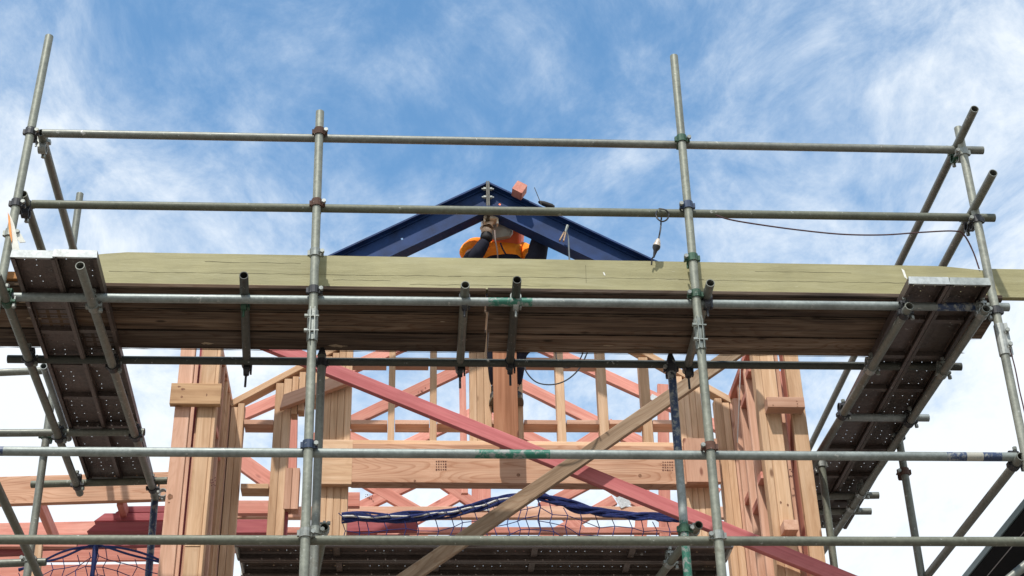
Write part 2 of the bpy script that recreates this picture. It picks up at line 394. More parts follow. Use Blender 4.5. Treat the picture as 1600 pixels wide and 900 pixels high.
def coupler(o, px, py, dirB, off, m=CPL, bolt=None, side=1):
    """right-angle coupler: one band round the parent tube, the other round the tube it holds"""
    c = on_axis(o, px, py); p0, p1 = AX[o.name]; A = (p1 - p0).normalized(); off = V(off)
    B = V(dirB); cb = c + off
    bm = bmesh.new()
    bm_ring(bm, c, A, R0 + .0005, R0 + .0068, .046); bm_ring(bm, cb, B, R0 + .0005, R0 + .0068, .044)
    bm_box(bm, (c + cb) / 2, off, A, max(off.length - .046, .012), .040, .040)
    sd = A.cross(off).normalized() * side
    bm_box(bm, c + sd * .036 , sd, A, .022, .036, .014)                   # lug of the flap
    bm_box(bm, c - sd * .034 , sd, A, .014, .030, .020)
    sb = B.cross(off).normalized()
    bm_box(bm, cb + sb * .036, sb, B, .022, .034, .014)
    k = bm_obj('coupler', bm, m, o)
    od = off.normalized()
    for q, u in ((c + sd * .040, od), (cb + sb * .040, -od)):
        b2 = bmesh.new(); bolt_bm(b2, q + u * .034, q - u * .034, .0062, .0125); bm_obj('bolt', b2, bolt or CPL, k)
    return k
def sleeve(o, px, py, sdir, m=CPL):
    c = on_axis(o, px, py); p0, p1 = AX[o.name]; A = (p1 - p0).normalized(); s = V(sdir)
    bm = bmesh.new()
    bm_ring(bm, c, A, R0 + .0005, R0 + .0055, .19)
    sd = A.cross(s).normalized()
    for k in (-1, 1): bm_box(bm, c + s * .030 + sd * k * .012, A, s, .20, .026, .005)
    k = bm_obj('sleeve_coupler', bm, m, o)
    for j in (-.045, .045):
        b2 = bmesh.new(); q = c + A * j + s * .034
        bolt_bm(b2, q + sd * .034, q - sd * .042, .006, .012)
        bm_obj('bolt', b2, CPL, k)
def hanger(o, px, py, m=CPLD, L_=.075):
    """putlog clip hanging under a transom"""
    c = on_axis(o, px, py); p0, p1 = AX[o.name]; A = (p1 - p0).normalized()
    bm = bmesh.new(); bm_ring(bm, c, A, R0 + .0005, R0 + .007, .045)
    bm_ring(bm, c - ZA * .048, XA, R0 + .0005, R0 + .006, .030)
    bm_box(bm, c + XA * .026 - ZA * .03, ZA, YA, .075, .030, .010)
    k = bm_obj('coupler', bm, m, o)
    b2 = bmesh.new(); q = c - ZA * .080
    bolt_bm(b2, q - ZA * (L_ - .035), q + ZA * .018, .007, .014)
    bm_obj('bolt', b2, m, k)

# ================================================================== THE SETTING
gm = ground_mat()
bm = bmesh.new(); S = 400
bmesh.ops.create_grid(bm, x_segments=60, y_segments=60, size=S)
for v in bm.verts:
    d_ = v.co.length; v.co.z = 0 if d_ < 30 else math.sin(v.co.x * .02) * math.cos(v.co.y * .017) * min(1.5, (d_ - 30) * .01) - .02
g = bm_obj('ground', bm, gm, origin=(0, 0, 0)); tag(g, 'bare packed clay ground of the building site', None, None, 'structure')

# ================================================================== SCAFFOLD
YF, YR, YI = 7.35, 7.40, 8.13
Z3 = 6.18; ZT = Z3 + .0483; ZL = Z3 - .0483
def vert(a, b, Y, top=None, z0=0.0, m=TUBE, bands=(), label=''):
    pa, pb = at(*a, Y), at(*b, Y)                   # a above b
    d = (pa - pb); bot = pa + d * ((z0 - pa.z) / d.z)
    base = bot.copy()
    return tube('scaffold_standard', base, pa, label, m, bands, group='upright scaffold tubes')
S1 = vert((77, 57), (5, 425), YF, m=TUBEL, label='far left front upright scaffold tube, leaning across the left edge of the picture')
S2 = vert((500, 175), (475, 900), YF, m=TUBEL, label='front upright tube left of the blue rafters, crossing the olive toe board')
S3 = vert((1053, 88), (1128, 900), YF, m=TUBEL, label='tallest bare front upright tube right of the blue rafters, with green clamps')
S4 = vert((1497, 200), (1600, 700), YF, m=TUBEL, label='far right front upright tube beside the right pair of steel planks')
for s_ in (S1, S2, S3, S4):
    p0, p1 = AX[s_.name]
    b = bmesh.new(); bm_box(b, V((p0.x, p0.y, .006)), XA, YA, .15, .15, .012); bm_obj('base_plate', b, STEELP, s_)

RA = tube('guard_rail', at(67, 208.3, YR), at(1536, 235, YR), 'top horizontal guard rail against the sky', TUBE, group='horizontal scaffold tubes')
RB = tube('guard_rail', at(50, 319, YR), at(1554, 340.5, YR), 'second horizontal guard rail, passing in front of the blue rafters', TUBEO, group='horizontal scaffold tubes')
RC = tube('scaffold_ledger', at(18, 464, YR), at(1576, 480, YR), 'bright horizontal tube just below the olive toe board, with a green painted stretch', TUBEB, bands=[(.468, .512, PGREEN), (.925, .972, PBLUE)], group='horizontal scaffold tubes')
RD = tube('guard_rail', at(-90, 704.5, YR), at(1588, 714, YR), 'horizontal rail across the house frame in front of the wide header beam', TUBEB, bands=[(.0, .055, PBLUE), (.485, .555, PGREEN), (.932, .951, PBLUE), (.951, .967, PWHITE), (.967, .985, PBLUE)], group='horizontal scaffold tubes')
RE = tube('guard_rail', at(-90, 843, YR), at(1690, 846.5, YR), 'lowest horizontal rail, just above the underside of the lower steel deck', TUBEO, group='horizontal scaffold tubes')
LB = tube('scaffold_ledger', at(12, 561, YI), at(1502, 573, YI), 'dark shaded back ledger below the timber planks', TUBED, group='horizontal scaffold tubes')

TX = []
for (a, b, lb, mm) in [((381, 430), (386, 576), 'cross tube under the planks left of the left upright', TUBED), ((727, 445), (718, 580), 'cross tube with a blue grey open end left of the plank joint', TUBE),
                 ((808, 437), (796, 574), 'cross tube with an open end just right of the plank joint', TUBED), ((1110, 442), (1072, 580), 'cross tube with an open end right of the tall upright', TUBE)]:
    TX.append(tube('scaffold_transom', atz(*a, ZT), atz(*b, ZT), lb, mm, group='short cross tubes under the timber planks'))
SLa = tube('scaffold_ledger', atz(125, 415, ZL), atz(243, 778, ZL), 'inner bearer tube under the left steel planks, open end up', TUBE, group='tubes running back from the front')
SLb = tube('scaffold_ledger', atz(-6, 428, ZL), atz(125, 771, ZL), 'outer bearer tube left of the left steel planks', TUBE, group='tubes running back from the front')
SLc = tube('scaffold_ledger', atz(1421, 478, ZL), atz(1258, 745, ZL), 'inner bearer tube under the right steel planks, open end up', TUBE, group='tubes running back from the front')
SLd = tube('scaffold_ledger', atz(1541, 482, ZL), atz(1268, 888, ZL), 'outer bearer tube right of the right steel planks', TUBE, group='tubes running back from the front')
C = [tube('scaffold_transom', atz(-40, 677, Z3), atz(226, 675, Z3), 'cross tube under the left steel planks, upper of the two and running out of frame', TUBE, group='cross tubes under the side planks'),
     tube('scaffold_transom', atz(49, 757, Z3), atz(262, 751, Z3), 'cross tube under the far end of the left steel planks', TUBEO, group='cross tubes under the side planks'),
     tube('scaffold_transom', atz(1316, 652, Z3), atz(1451, 653, Z3), 'cross tube under the middle of the right steel planks', TUBEB, group='cross tubes under the side planks'),
     tube('scaffold_transom', atz(1255, 776, Z3), atz(1373, 774, Z3), 'upper of the close pair of cross tubes at the far right planks', TUBE, group='cross tubes under the side planks'),
     tube('scaffold_transom', atz(1255, 799, Z3), atz(1361, 799, Z3), 'lower of the close pair of cross tubes at the far right planks', TUBE, group='cross tubes under the side planks')]
Z1 = at(65, 213, YR).z + .0483; Z2 = at(37, 318, YR).z + .03
GA = tube('side_guard_rail', atz(64, 207, Z1), V((atz(108, 390, Z1).x, 10.4, Z1)), 'upper left side rail running back from the top corner', TUBE, group='tubes running back from the front')
GB = tube('side_guard_rail', atz(36, 303, Z2), V((atz(62, 390, Z2).x, 10.4, Z2)), 'lower left side rail with open end, running back behind the left steel planks', TUBEO, group='tubes running back from the front')
ZR1 = at(1495, 240, YR).z + .048; ZR2 = at(1520, 345, YR).z + .048
pa = atz(1523, 170, ZR1); pb = atz(1405, 412, ZR1); GC = tube('side_guard_rail', pa, pa + (pb - pa) * 2.75, 'upper right side rail with an open end pointing up, running back behind the toe board', TUBE, group='tubes running back from the front')
pa = atz(1552, 270, ZR2); pb = atz(1475, 412, ZR2); GD = tube('side_guard_rail', pa, pa + (pb - pa) * 3.4, 'lower right side rail with an open end pointing up', TUBE, group='tubes running back from the front')
ZR5 = at(1592, 716, YR).z - .02
pa = atz(1596, 713, ZR5); pb = atz(1450, 898, ZR5); GE = tube('side_guard_rail', pa, pa + (pb - pa) * 1.9, 'side rail slanting down from the right edge to the bottom of the picture', TUBE, group='tubes running back from the front')
pa = atz(0, 770, ZR5); pb = atz(60, 898, ZR5); GF = tube('side_guard_rail', pa - (pb - pa) * .4, pa + (pb - pa) * 2.0, 'side rail slanting down from the left edge to the bottom left corner', TUBEO, group='tubes running back from the front')
pa = atz(68, 572, 6.25); pb = atz(104, 676, 6.25); GG = tube('scaffold_tube', pa, pb + (pb - pa) * .1, 'thin pale tube glimpsed between the outer bearer and the left steel planks', TUBEB, r=.021, group='tubes running back from the front')
BS1 = vert((125, 303), (45, 880), 9.08, label='rear left upright tube topping out just above the left rails')
BS2 = vert((243, 768), (232, 900), 9.85, label='blue painted rear upright at the far end of the left steel planks', bands=[(.86, 1.0, PBLUE)])
BS3 = vert((1283, 722), (1303, 882), 9.25, label='rear upright below the right steel planks, nearest the right wall of the house frame', m=TUBEO)
BS4 = vert((1403, 676), (1440, 900), 8.98, label='rear upright right of the right steel planks', m=TUBE)
IS1 = vert((503, 553), (490, 900), 8.04, label='inner upright tube close behind the left front upright')
IS2 = vert((1048, 562), (1075, 900), 8.04, label='inner upright tube with blue and green paint left of the tall upright', m=TUBEB, bands=[(.90, .978, PBLUE), (.978, 1.0, PBLACK), (.765, .835, PGREEN)])
LHa = tube('scaffold_tube', at(-40, 584, 9.14), at(92, 578, 9.14), 'short horizontal tube at the left edge beside the steel planks', TUBE, group='horizontal scaffold tubes')
LHb = tube('scaffold_tube', at(-40, 882, 9.14), at(72, 878, 9.14), 'short horizontal tube in the bottom left corner', TUBE, group='horizontal scaffold tubes')
ZLT = 5.23
LTa = tube('scaffold_transom', atz(507, 823, ZLT), atz(492, 905, ZLT), 'open ended cross tube under the left part of the lower steel deck', TUBEO, group='cross tubes under the lower deck')
LTb = tube('scaffold_transom', atz(1092, 820, ZLT), atz(1020, 915, ZLT), 'open ended cross tube under the right part of the lower steel deck', TUBEO, group='cross tubes under the lower deck')
pa, pb = at(1640, 852, 7.9), at(1552, 925, 7.9)
tube('scaffold_tube', pa, pb, 'grey tube crossing the bottom right corner in front of the dark eave', TUBE, group='tubes running back from the front')

BK = (0, .0495, 0)
for (o, pts) in ((S2, [(499, 207, RUST), (493, 316, RUST), (494, 397, CPL), (489, 456, CPLD), (481, 695, CNAVY), (476, 832, CPL)]),
                 (S3, [(1061, 217, CGREEN), (1070, 323, CNAVY), (1078, 403, CGREEN), (1084, 463, CGREEN), (1104, 700, RUST), (1122, 838, CPL)]),
                 (S1, [(45, 208, CPLD), (27, 318, CPLD), (10, 366, CPL)]), (S4, [(1505, 238, CPL), (1527, 343, CPLD), (1559, 484, CPLD)])):
    for (x, y, m_) in pts: coupler(o, x, y, XA, BK, m_, side=-1 if o is S2 or (x < 1062) else 1)
sleeve(S2, 487, 512, (0, -1, 0)); sleeve(S3, 1090, 522, (0, -1, 0)); sleeve(S4, 1571, 533, (1, -.2, 0), CPL)
UP = (0, 0, .049)
for (o, pts) in ((SLa, [(150, 478, CPL), (182, 572, CPLD), (221, 679, CPLD), (238, 763, CPLD)]), (SLb, [(14, 470, CGREEN), (48, 562, CPLD), (92, 684, CPLD), (120, 758, CPLD)]),
                 (SLc, [(1414, 490, CPLD), (1366, 580, CPL), (1328, 655, CPLD)]), (SLd, [(1535, 490, CPL), (1477, 586, CPL), (1427, 664, CPLD), (1352, 776, CPL), (1340, 799, CPL)])):
    for (x, y, m_) in pts: coupler(o, x, y, XA, UP, m_)
for i, (x, y, x2, y2) in enumerate(((383, 466, 386, 568), (727, 466, 719, 570), (804, 466, 797, 566), (1104, 466, 1075, 572))):
    hanger(TX[i], x, y, [CGREEN, CPLD, CPL, CPLD][i]); hanger(TX[i], x2, y2, CPLD, .11)
coupler(GA, 68, 222, XA, (0, 0, -.049), CPL); coupler(GB, 40, 322, XA, (0, 0, -.049), CPLD)
coupler(GC, 1492, 236, XA, (0, 0, -.049), CGREEN); coupler(GD, 1515, 345, XA, (0, 0, -.049), CPLD)
coupler(GE, 1585, 725, XA, (0, 0, .049), CPLD)
coupler(BS1, 73, 682, XA, (0, .05, 0), CGREEN); coupler(BS1, 45, 872, XA, (0, .06, 0), CPL); coupler(BS2, 240, 772, YA, (.05, 0, 0), CPL)
coupler(BS3, 1284, 726, XA, (0, .05, 0), CPL); coupler(BS4, 1415, 738, XA, (0, .05, 0), RUST); coupler(BS4, 1405, 684, XA, (0, .05, 0), CPLD)
coupler(IS1, 500, 568, XA, (0, .06, 0), CPLD); coupler(IS1, 492, 828, XA, (0, .05, 0), CPL, side=-1)
coupler(IS2, 1049, 577, XA, (0, .06, 0), CPLD); coupler(IS2, 1070, 826, XA, (0, .05, 0), CGREEN, side=-1)
coupler(LTa, 507, 828, XA, (-.05, 0, .0), CPL); coupler(LTb, 1083, 830, XA, (-.05, 0, .0), CPL)
coupler(LTb, 1045, 878, XA, (0, 0, .05), CPL)
for (o, a) in ((IS1, (500, 558)), (IS2, (1048, 566))):       # black plastic caps on the inner uprights
    p = AX[o.name][1]; b = bmesh.new(); bm_cyl(b, p - ZA * .012, p + ZA * .035, R0 + .003, 14, .014); bm_obj('end_cap', b, CPLD, o, True)

# ---- timber deck planks
ZP = 6.255
SPLIT_SEAM = plain('dark_split_and_seam_shade', (.012, .009, .007), .95, 0, .3, 60, .1)
SCUFF = plain('dried_mortar_smear', (.34, .27, .19), .95, 0, .3, 40, .1)
def wear_and_seam_shade(o, x0, x1, y0, y1, z, seed):
    """splits along the grain, painted joint shade at the edges and a few mortar smears on the underside of a plank"""
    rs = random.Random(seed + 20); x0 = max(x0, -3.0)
    runs = [(x0, x1, y1 - .004, .0035), (x0, x1, y0 + .004, .003)]  # both edge runs paint the dark shade of the plank joints
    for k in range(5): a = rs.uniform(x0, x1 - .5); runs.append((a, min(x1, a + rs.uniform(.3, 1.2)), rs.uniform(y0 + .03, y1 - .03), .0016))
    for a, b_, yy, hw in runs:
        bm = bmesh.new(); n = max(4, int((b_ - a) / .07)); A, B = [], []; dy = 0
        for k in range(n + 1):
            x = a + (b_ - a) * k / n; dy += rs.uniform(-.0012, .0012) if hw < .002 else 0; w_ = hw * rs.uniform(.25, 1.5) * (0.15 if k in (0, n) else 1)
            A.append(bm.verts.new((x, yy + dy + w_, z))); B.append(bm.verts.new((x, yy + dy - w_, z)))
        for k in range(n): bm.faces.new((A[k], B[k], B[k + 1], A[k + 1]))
        bm_obj('split_and_seam_shade', bm, SPLIT_SEAM, o)
    for k in range(3):
        bm = bmesh.new(); c = V((rs.uniform(x0, x1), rs.uniform(y0 + .04, y1 - .04), z)); L_ = rs.uniform(.015, .06)
        bm.faces.new([bm.verts.new(c + V((L_ * math.cos(t_) * rs.uniform(.5, 1.3), L_ * .35 * math.sin(t_) * rs.uniform(.4, 1.3), 0))) for t_ in [2 * math.pi * q / 11 for q in range(11)]])
        bm_obj('mortar_smear', bm, SCUFF, o)
def planks():
    rows = [(7.415, 7.631), (7.639, 7.851), (7.859, 8.075)]
    lab = {0: 'front', 1: 'middle', 2: 'rear'}
    xa = atz(760, 500, ZP).x
    xl, xr = atz(-60, 500, ZP).x, atz(1537, 520, ZP).x
    for i, (y0, y1) in enumerate(rows):
        for k, (x0, x1, nm) in enumerate(((xl - .3, xa - .004 + .012 * (i - 1), 'left'), (xa + .010 + .014 * (i - 1), xr - .03 * i + (.04 if i == 1 else 0), 'right'))):
            dz = (.005, .0, .004)[i] + (.003 if k else 0)
            o = box('scaffold_plank', (x0, y0, ZP + dz), (x1, y1, ZP + .036 + dz), ((OLDPLANK, OLDPLANK3), (OLDPLANK2, OLDPLANK), (OLDPLANK3, OLDPLANK2))[i][k], None, .010, 0)
            wear_and_seam_shade(o, x0, x1, y0, y1, ZP + dz - .0012, i * 2 + k)
            tag(o, '%s row weathered plank seen from below, %s of the plank joint' % (lab[i], nm), 'plank', 'weathered timber deck planks')
planks()
def toe():
    o = empty('toe_board', at(800, 455, 7.46), 'long olive painted toe board on edge above the timber deck, blue rafters behind it', 'toe board')
    zb, zt = 6.305, 6.505
    x0 = at(146, 430, 7.46).x; x1 = at(1545, 430, 7.46).x; xk = at(1478, 415, 7.46).x
    # board with clipped upper corners
    pr = [(x0, zb), (x1, zb), (x1, zt - .028), (xk + .03, zt - .006), (xk - .06, zt), (x0 + .17, zt + .008), (x0 + .05, zt - .004), (x0, zt - .012)]
    vs = [(x, 7.45, z) for x, z in pr] + [(x, 7.486, z) for x, z in pr]; n = len(pr)
    fs = [tuple(range(n)), tuple(range(2 * n - 1, n - 1, -1))] + [(i, (i + 1) % n, n + (i + 1) % n, n + i) for i in range(n)]
    c = V(((x0 + x1) / 2, 7.468, (zb + zt) / 2))
    me = mesh('board', [V(v) - c for v in vs], fs, TOE); fix(me)
    link('board', me, Matrix.Translation(c), o)
    box('lower_lip', (x0, 7.436, 6.293), (x1, 7.480, 6.307), TOE, o, .004, 0)
    for px, w_, h in ((1413, .012, .036), (944, .007, .012)): 
        b = bmesh.new(); p = at(px, 428, 7.4485)
        v = [b.verts.new(p + V((dx, 0, dz))) for dx, dz in ((-w_, h), (w_ * .3, h * .7), (w_, -h), (-w_ * .2, -h * .6))]; b.faces.new(v); bm_obj('paint_scrape', b, CHALK, o)
    CRK = plain('dark_olive_crack', (.16, .14, .075), .9, 0, .3, 60)
    rs = random.Random(3)
    for (xa, xb, y0) in ((170, 720, 424), (700, 1100, 431), (1060, 1470, 437), (915, 916, 428), (320, 470, 409), (640, 860, 444), (1180, 1330, 424), (520, 610, 437)):
        b = bmesh.new(); n_ = max(2, int((xb - xa) / 14)); top_, bot_ = [], []
        for k in range(n_ + 1):
            x = xa + (xb - xa) * k / n_; yy = y0 + (x - xa) * .014 + rs.uniform(-.7, .7); hw = (.0004 + rs.random() * .0012) if n_ > 2 else .0012
            if n_ == 2: yy = y0 + (k - 1) * 14; 
            p = at(x, yy, 7.4492)
            dx = (V((hw, 0, 0)) if n_ == 2 else V((0, 0, hw)))
            top_.append(b.verts.new(p + dx)); bot_.append(b.verts.new(p - dx))
        for k in range(n_): b.faces.new((top_[k], top_[k + 1], bot_[k + 1], bot_[k]))
        bm_obj('crack', b, CRK, o)
    o2 = box('toe_board', (x1 + .004, 7.452, 6.300), (x1 + 1.2, 7.488, 6.496), TOE, None, .004, 0)
    tag(o2, 'short olive board continuing past the far right upright to the edge of the picture', 'toe board')
    o3 = box('timber_board', (-3.6, 7.40, 6.297), (at(45, 440, 7.41).x, 7.44, 6.345), plain('orange_lit_board_edge', (.42, .19, .06), .8, 0, .2, 9), None, .003, 0)  # lit front edge of the deck, its warm light put into the colour
    tag(o3, 'orange brown board edge at the left picture edge behind the left upright', 'board')
toe()

# ---- perforated steel planks
def steel_plank_mesh(Ln, W=.225, H=.05, pitch=.052, hr=.0028, n_across=3, rib=.42, zin=0.0):
    vs, fs, fm = [], [], []
    def q(*p):
        i = len(vs); vs.extend(p); fs.append(tuple(range(i, i + len(p))))
    top = H; x0 = -Ln / 2
    inner = W / 2 - .022; cw = 2 * inner / (n_across + .0)
    nx = int(Ln / pitch); px_ = Ln / nx
    for i in range(nx):
        for j in range(n_across):
            cx = x0 + (i + .5) * px_; cy = -inner + (j + .5) * cw + (0 if i % 2 else .006); y0 = -inner + j * cw; y1 = y0 + cw
            xa, xb = x0 + i * px_, x0 + (i + 1) * px_
            b0 = len(vs)
            outer = [(xa, y0), ((xa + xb) / 2, y0), (xb, y0), (xb, (y0 + y1) / 2), (xb, y1), ((xa + xb) / 2, y1), (xa, y1), (xa, (y0 + y1) / 2)]
            for k, (ox, oy) in enumerate(outer):
                a = math.atan2(oy - cy, ox - cx); 
                vs.append((ox, oy, top)); 
            for k, (ox, oy) in enumerate(outer):
                a = math.atan2((oy - cy), (ox - cx)); vs.append((cx + hr * math.cos(a), cy + hr * math.sin(a), top - .0015))
            for k in range(8): fs.append((b0 + k, b0 + (k + 1) % 8, b0 + 8 + (k + 1) % 8, b0 + 8 + k))
            if random.random() < .28: fs.append(tuple(b0 + 8 + k for k in range(8)))
    for s in (-1, 1):                                       # stepped side channels with an inner lip
        prof = [(inner, top), (inner + .004, top - .012), (W / 2 - .014, top - .012), (W / 2 - .012, top), (W / 2, top), (W / 2, 0), (W / 2 - .020, 0), (W / 2 - .020, .010), (W / 2 - .003, .010), (W / 2 - .003, top - .003)]
        for a, b in zip(prof[:-1], prof[1:]):
            q((x0, s * a[0], a[1]), (-x0, s * a[0], a[1]), (-x0, s * b[0], b[1]), (x0, s * b[0], b[1]))
    me = mesh('perforated_deck', vs, fs, STEELP)
    return me
def rib_mesh(W=.225):
    vs, fs = [], []
    a, h = .018, .028
    y = W / 2 - .022
    pts = [(-a, .048), (-a, .048 - h), (a, .048 - h), (a, .048)]
    vs = [(x, -y, z) for x, z in pts] + [(x, y, z) for x, z in pts]
    fs = [(i, (i + 1) % 4, 4 + (i + 1) % 4, 4 + i) for i in range(4)] + [(3, 2, 1, 0), (4, 5, 6, 7)]
    return mesh('cross_rib', vs, fs, STEELP)
def cap_mesh(W=.225, H=.05):
    w_ = W / 2 + .002; vs = [(x, y, z) for x in (-.004, .010) for y, z in ((-w_, .008), (w_, .008), (w_ - .004, H + .004), (-w_ + .004, H + .004))]
    fs = [(0, 1, 2, 3), (7, 6, 5, 4), (0, 4, 5, 1), (1, 5, 6, 2), (2, 6, 7, 3), (3, 7, 4, 0)]
    me = mesh('end_lip', vs, fs, CAPM); fix(me); return me
RIB, CAPME = rib_mesh(), cap_mesh()
CACHE = {}
def steel_plank(p0, p1, label, group, ribs=.45, capm=None):
    Ln = round((p1 - p0).length, 2)
    if Ln not in CACHE: CACHE[Ln] = steel_plank_mesh(Ln)
    mw = frame((p0 + p1) / 2, p1 - p0, V((0, 1, 0)) if abs((p1 - p0).normalized().x) > .9 else V((-1, 0, 0)))
    root = link('steel_plank', None, mw @ Matrix.Translation((-Ln / 2, 0, 0))); root.empty_display_size = .1
    tag(root, label, 'steel plank', group)
    link('perforated_deck', CACHE[Ln], mw, root)
    for s in (-1, 1):
        o = link('end_lip', capm or CAPME, mw @ Matrix.Translation((s * (Ln / 2 + .001), 0, 0)) @ (Matrix.Rotation(0 if s < 0 else math.pi, 4, 'Z')), root)
    k = int(Ln / ribs)
    for i in range(1, k + 1):
        link('cross_rib', RIB, mw @ Matrix.Translation((-Ln / 2 + (i) * Ln / (k + 1), 0, 0)), root)
    return root
ZS = 6.2055
yb = [(.015, 2.72), (.0, 2.72)]
xs = [((20 + 81) / 2, (140 + 189) / 2), ((84.5 + 148) / 2, (191.5 + 235) / 2)]
for i, (xf, xb) in enumerate(xs):
    a = atz(xf, 405, ZS); b = atz(xb, 757, ZS); a.z += .004 * i; b.z = a.z
    steel_plank(a, b, ['outer left steel plank with perforated underside and bent front lip', 'inner left steel plank with perforated underside beside the open tube end'][i], 'side pair of steel planks on the left')
for i in range(2):
    x = (2.824, 3.052)[i]
    a = V((x - .005, 7.19 + .004 * i, ZS)); b = V((x - .02, 10.45, ZS))
    steel_plank(a, b, ['inner right steel plank with perforated underside and a blue stained edge', 'outer right steel plank with perforated underside next to the far upright'][i], 'side pair of steel planks on the right')
ZD = 5.31
bluecap = CAPME.copy(); bluecap.materials.clear(); bluecap.materials.append(PBLUE)
yl = atz(700, 854, ZD).y
for i in range(4):
    x0, x1 = atz(367, 855, ZD).x, atz(1146, 855, ZD).x
    y = yl + .115 + i * .232
    root = steel_plank(V((x0 + .012 * (i % 2), y, ZD)), V((x1 - .01 * (i % 2), y, ZD)), ['front', 'second', 'third', 'rearmost'][i] + ' perforated steel plank of the lower deck between the timber walls', 'lower deck steel planks', .62)
b = bmesh.new(); bm_box(b, V(((atz(367, 855, ZD).x + atz(428, 855, ZD).x) / 2, yl - .003, ZD + .034)), XA, ZA, atz(428, 855, ZD).x - atz(367, 855, ZD).x, .034, .004)
k = bm_obj('blue_paint_mark', b, PBLUE); tag(k, 'blue painted strip on the front edge of the lower steel deck, left end', 'paint mark')
root0 = [o for o in bpy.data.objects if o.name.startswith('steel_plank') and o.get('label', '').startswith('front perforated')][0]
mw_ = Matrix.Translation(k.location); k.parent = root0; k.matrix_basis = PW[root0.name].inverted() @ PW[k.name]
for q_ in ('label', 'category'): del k[q_]
b = bmesh.new(); xa_, xb_ = atz(428, 855, ZD).x + .01, atz(1146, 855, ZD).x
bm_box(b, V(((xa_ + xb_) / 2, yl - .0025, ZD + .036)), XA, ZA, xb_ - xa_, .026, .004); k = bm_obj('front_edge_strip', b, CAPM, root0)

# ================================================================== TIMBER HOUSE FRAME
def member(name, a, b, Y, w_, t_, m, parent, cut=0, **kw):
    """member in the plane facing the viewer: a, b are pixels of its centre line, front face at depth Y"""
    pa, pb = at(*a, Y), at(*b, Y); pa.y = pb.y = Y + t_ / 2
    d = pb - pa; wd = V((-d.z, 0, d.x)); 
    if wd.z < 0: wd = -wd
    return board(name, pa, pb, w_, t_, wd, m, parent, **kw)
def stud(x0, x1, y0, y1, z0, z1, m, parent, name='stud'):
    return box(name, (x0, y0, z0), (x1, y1, z1), m, parent, .003, 2)

# ---- left wing
LW = empty('wall_frame', (-1.3, 8.8, 0), 'left timber wall frame standing forward, with a short block nailed across its studs', 'timber frame', 'timber wall frames of the house')
RW = empty('wall_frame', (2.3, 8.8, 0), 'right timber wall frame standing forward, crossed by the long rose coloured brace', 'timber frame', 'timber wall frames of the house')
TOPZ = 6.86
stud(-1.442, -1.350, 8.80, 8.845, 0, TOPZ, PINE2, LW)
stud(-1.430, -1.385, 8.846, 8.935, 0, TOPZ, PINK, LW)
stud(-1.318, -1.275, 8.85, 8.94, 0, TOPZ, PINE2, LW)
stud(-1.301, -1.212, 8.80, 8.845, 5.35, TOPZ, PINE, LW)
stud(-1.301, -1.212, 8.803, 8.848, 0, 5.345, PINE, LW)
stud(-1.211, -1.190, 8.80, 8.89, 0, TOPZ, PINE, LW)
stud(-1.349, -1.320, 8.97, 9.06, 0, TOPZ, MAROON, LW); stud(-1.40, -1.300, 9.12, 9.165, 0, 6.75, PINE2, LW); stud(-1.46, -1.34, 9.30, 9.345, 0, 6.7, PINK, LW); stud(-1.300, -1.192, 9.502, 9.59, 0, 6.70, PINE2, LW)
for y in (9.06, 9.25, 9.41):
    stud(-1.282, -1.192, y, y + .045, 0, 6.70, PINE2 if y < 9.2 else PINE, LW)
for z in (6.18, 5.15, 4.1, 3.0):
    box('nogging', (-1.28, 8.895, z), (-1.195, 9.055, z + .045), PINK, LW); box('nogging', (-1.28, 9.107, z - .06), (-1.195, 9.248, z - .015), PINK, LW)
box('top_plate', (-1.282, 8.86, 6.705), (-1.191, 9.62, 6.75), PINE2, LW)
box('top_plate', (-1.28, 8.86, 6.46), (-1.193, 9.055, 6.505), PINK, LW)
p = at(268, 598, 8.754), at(344, 634, 8.754)
box('cleat', (p[0].x, 8.755, p[1].z + .012), (p[1].x - .002, 8.799, p[0].z), wood('tan_cleat_timber', (.36, .21, .11), (.48, .30, .165), (.56, .37, .21), (.10, .04, .02)), LW)
# ---- right wing
stud(2.404, 2.494, 8.80, 8.845, 0, TOPZ, PINE, RW)
stud(2.404, 2.449, 8.846, 8.935, 0, TOPZ, PINK, RW)
stud(2.337, 2.376, 8.86, 8.95, 0, TOPZ, PINE2, RW)
stud(2.243, 2.333, 8.80, 8.845, 0, TOPZ, PINE, RW)
stud(2.197, 2.242, 8.802, 8.892, 0, TOPZ, PINE, RW)
stud(2.377, 2.403, 8.97, 9.06, 0, TOPZ, MAROON, RW); stud(2.36, 2.50, 9.12, 9.165, 0, 6.75, PINK, RW); stud(2.42, 2.54, 9.30, 9.345, 0, 6.7, PINK, RW); stud(2.177, 2.275, 9.502, 9.59, 0, 6.74, PINE2, RW)
for y in (9.00, 9.22, 9.41):
    stud(2.180, 2.270, y, y + .045, 0, 6.70, PINE2, RW)
for z in (6.62, 5.86, 5.02, 4.2, 3.0):
    box('nogging', (2.183, 8.895, z), (2.268, 8.998, z + .045), PINK, RW); box('nogging', (2.183, 9.047, z - .10), (2.268, 9.218, z - .055), PINK, RW)
    if z < 6.5: box('nogging', (2.183, 9.267, z + .05), (2.268, 9.408, z + .095), PINK, RW)
box('top_plate', (2.178, 8.86, 6.745), (2.270, 9.62, 6.79), PINK, RW)
board('strap', V((2.176, 9.03, 6.80)), V((2.176, 9.40, 6.36)), .03, .002, V((0, 1, 1)), NAILP, RW, .0005)
p = at(1196, 625, 8.754), at(1256, 644, 8.754)
box('cleat', (p[0].x, 8.71, p[1].z + .010), (p[1].x, 8.799, p[0].z), PINE2, RW)
p = at(1224, 812, 8.70), at(1249, 832, 8.70)
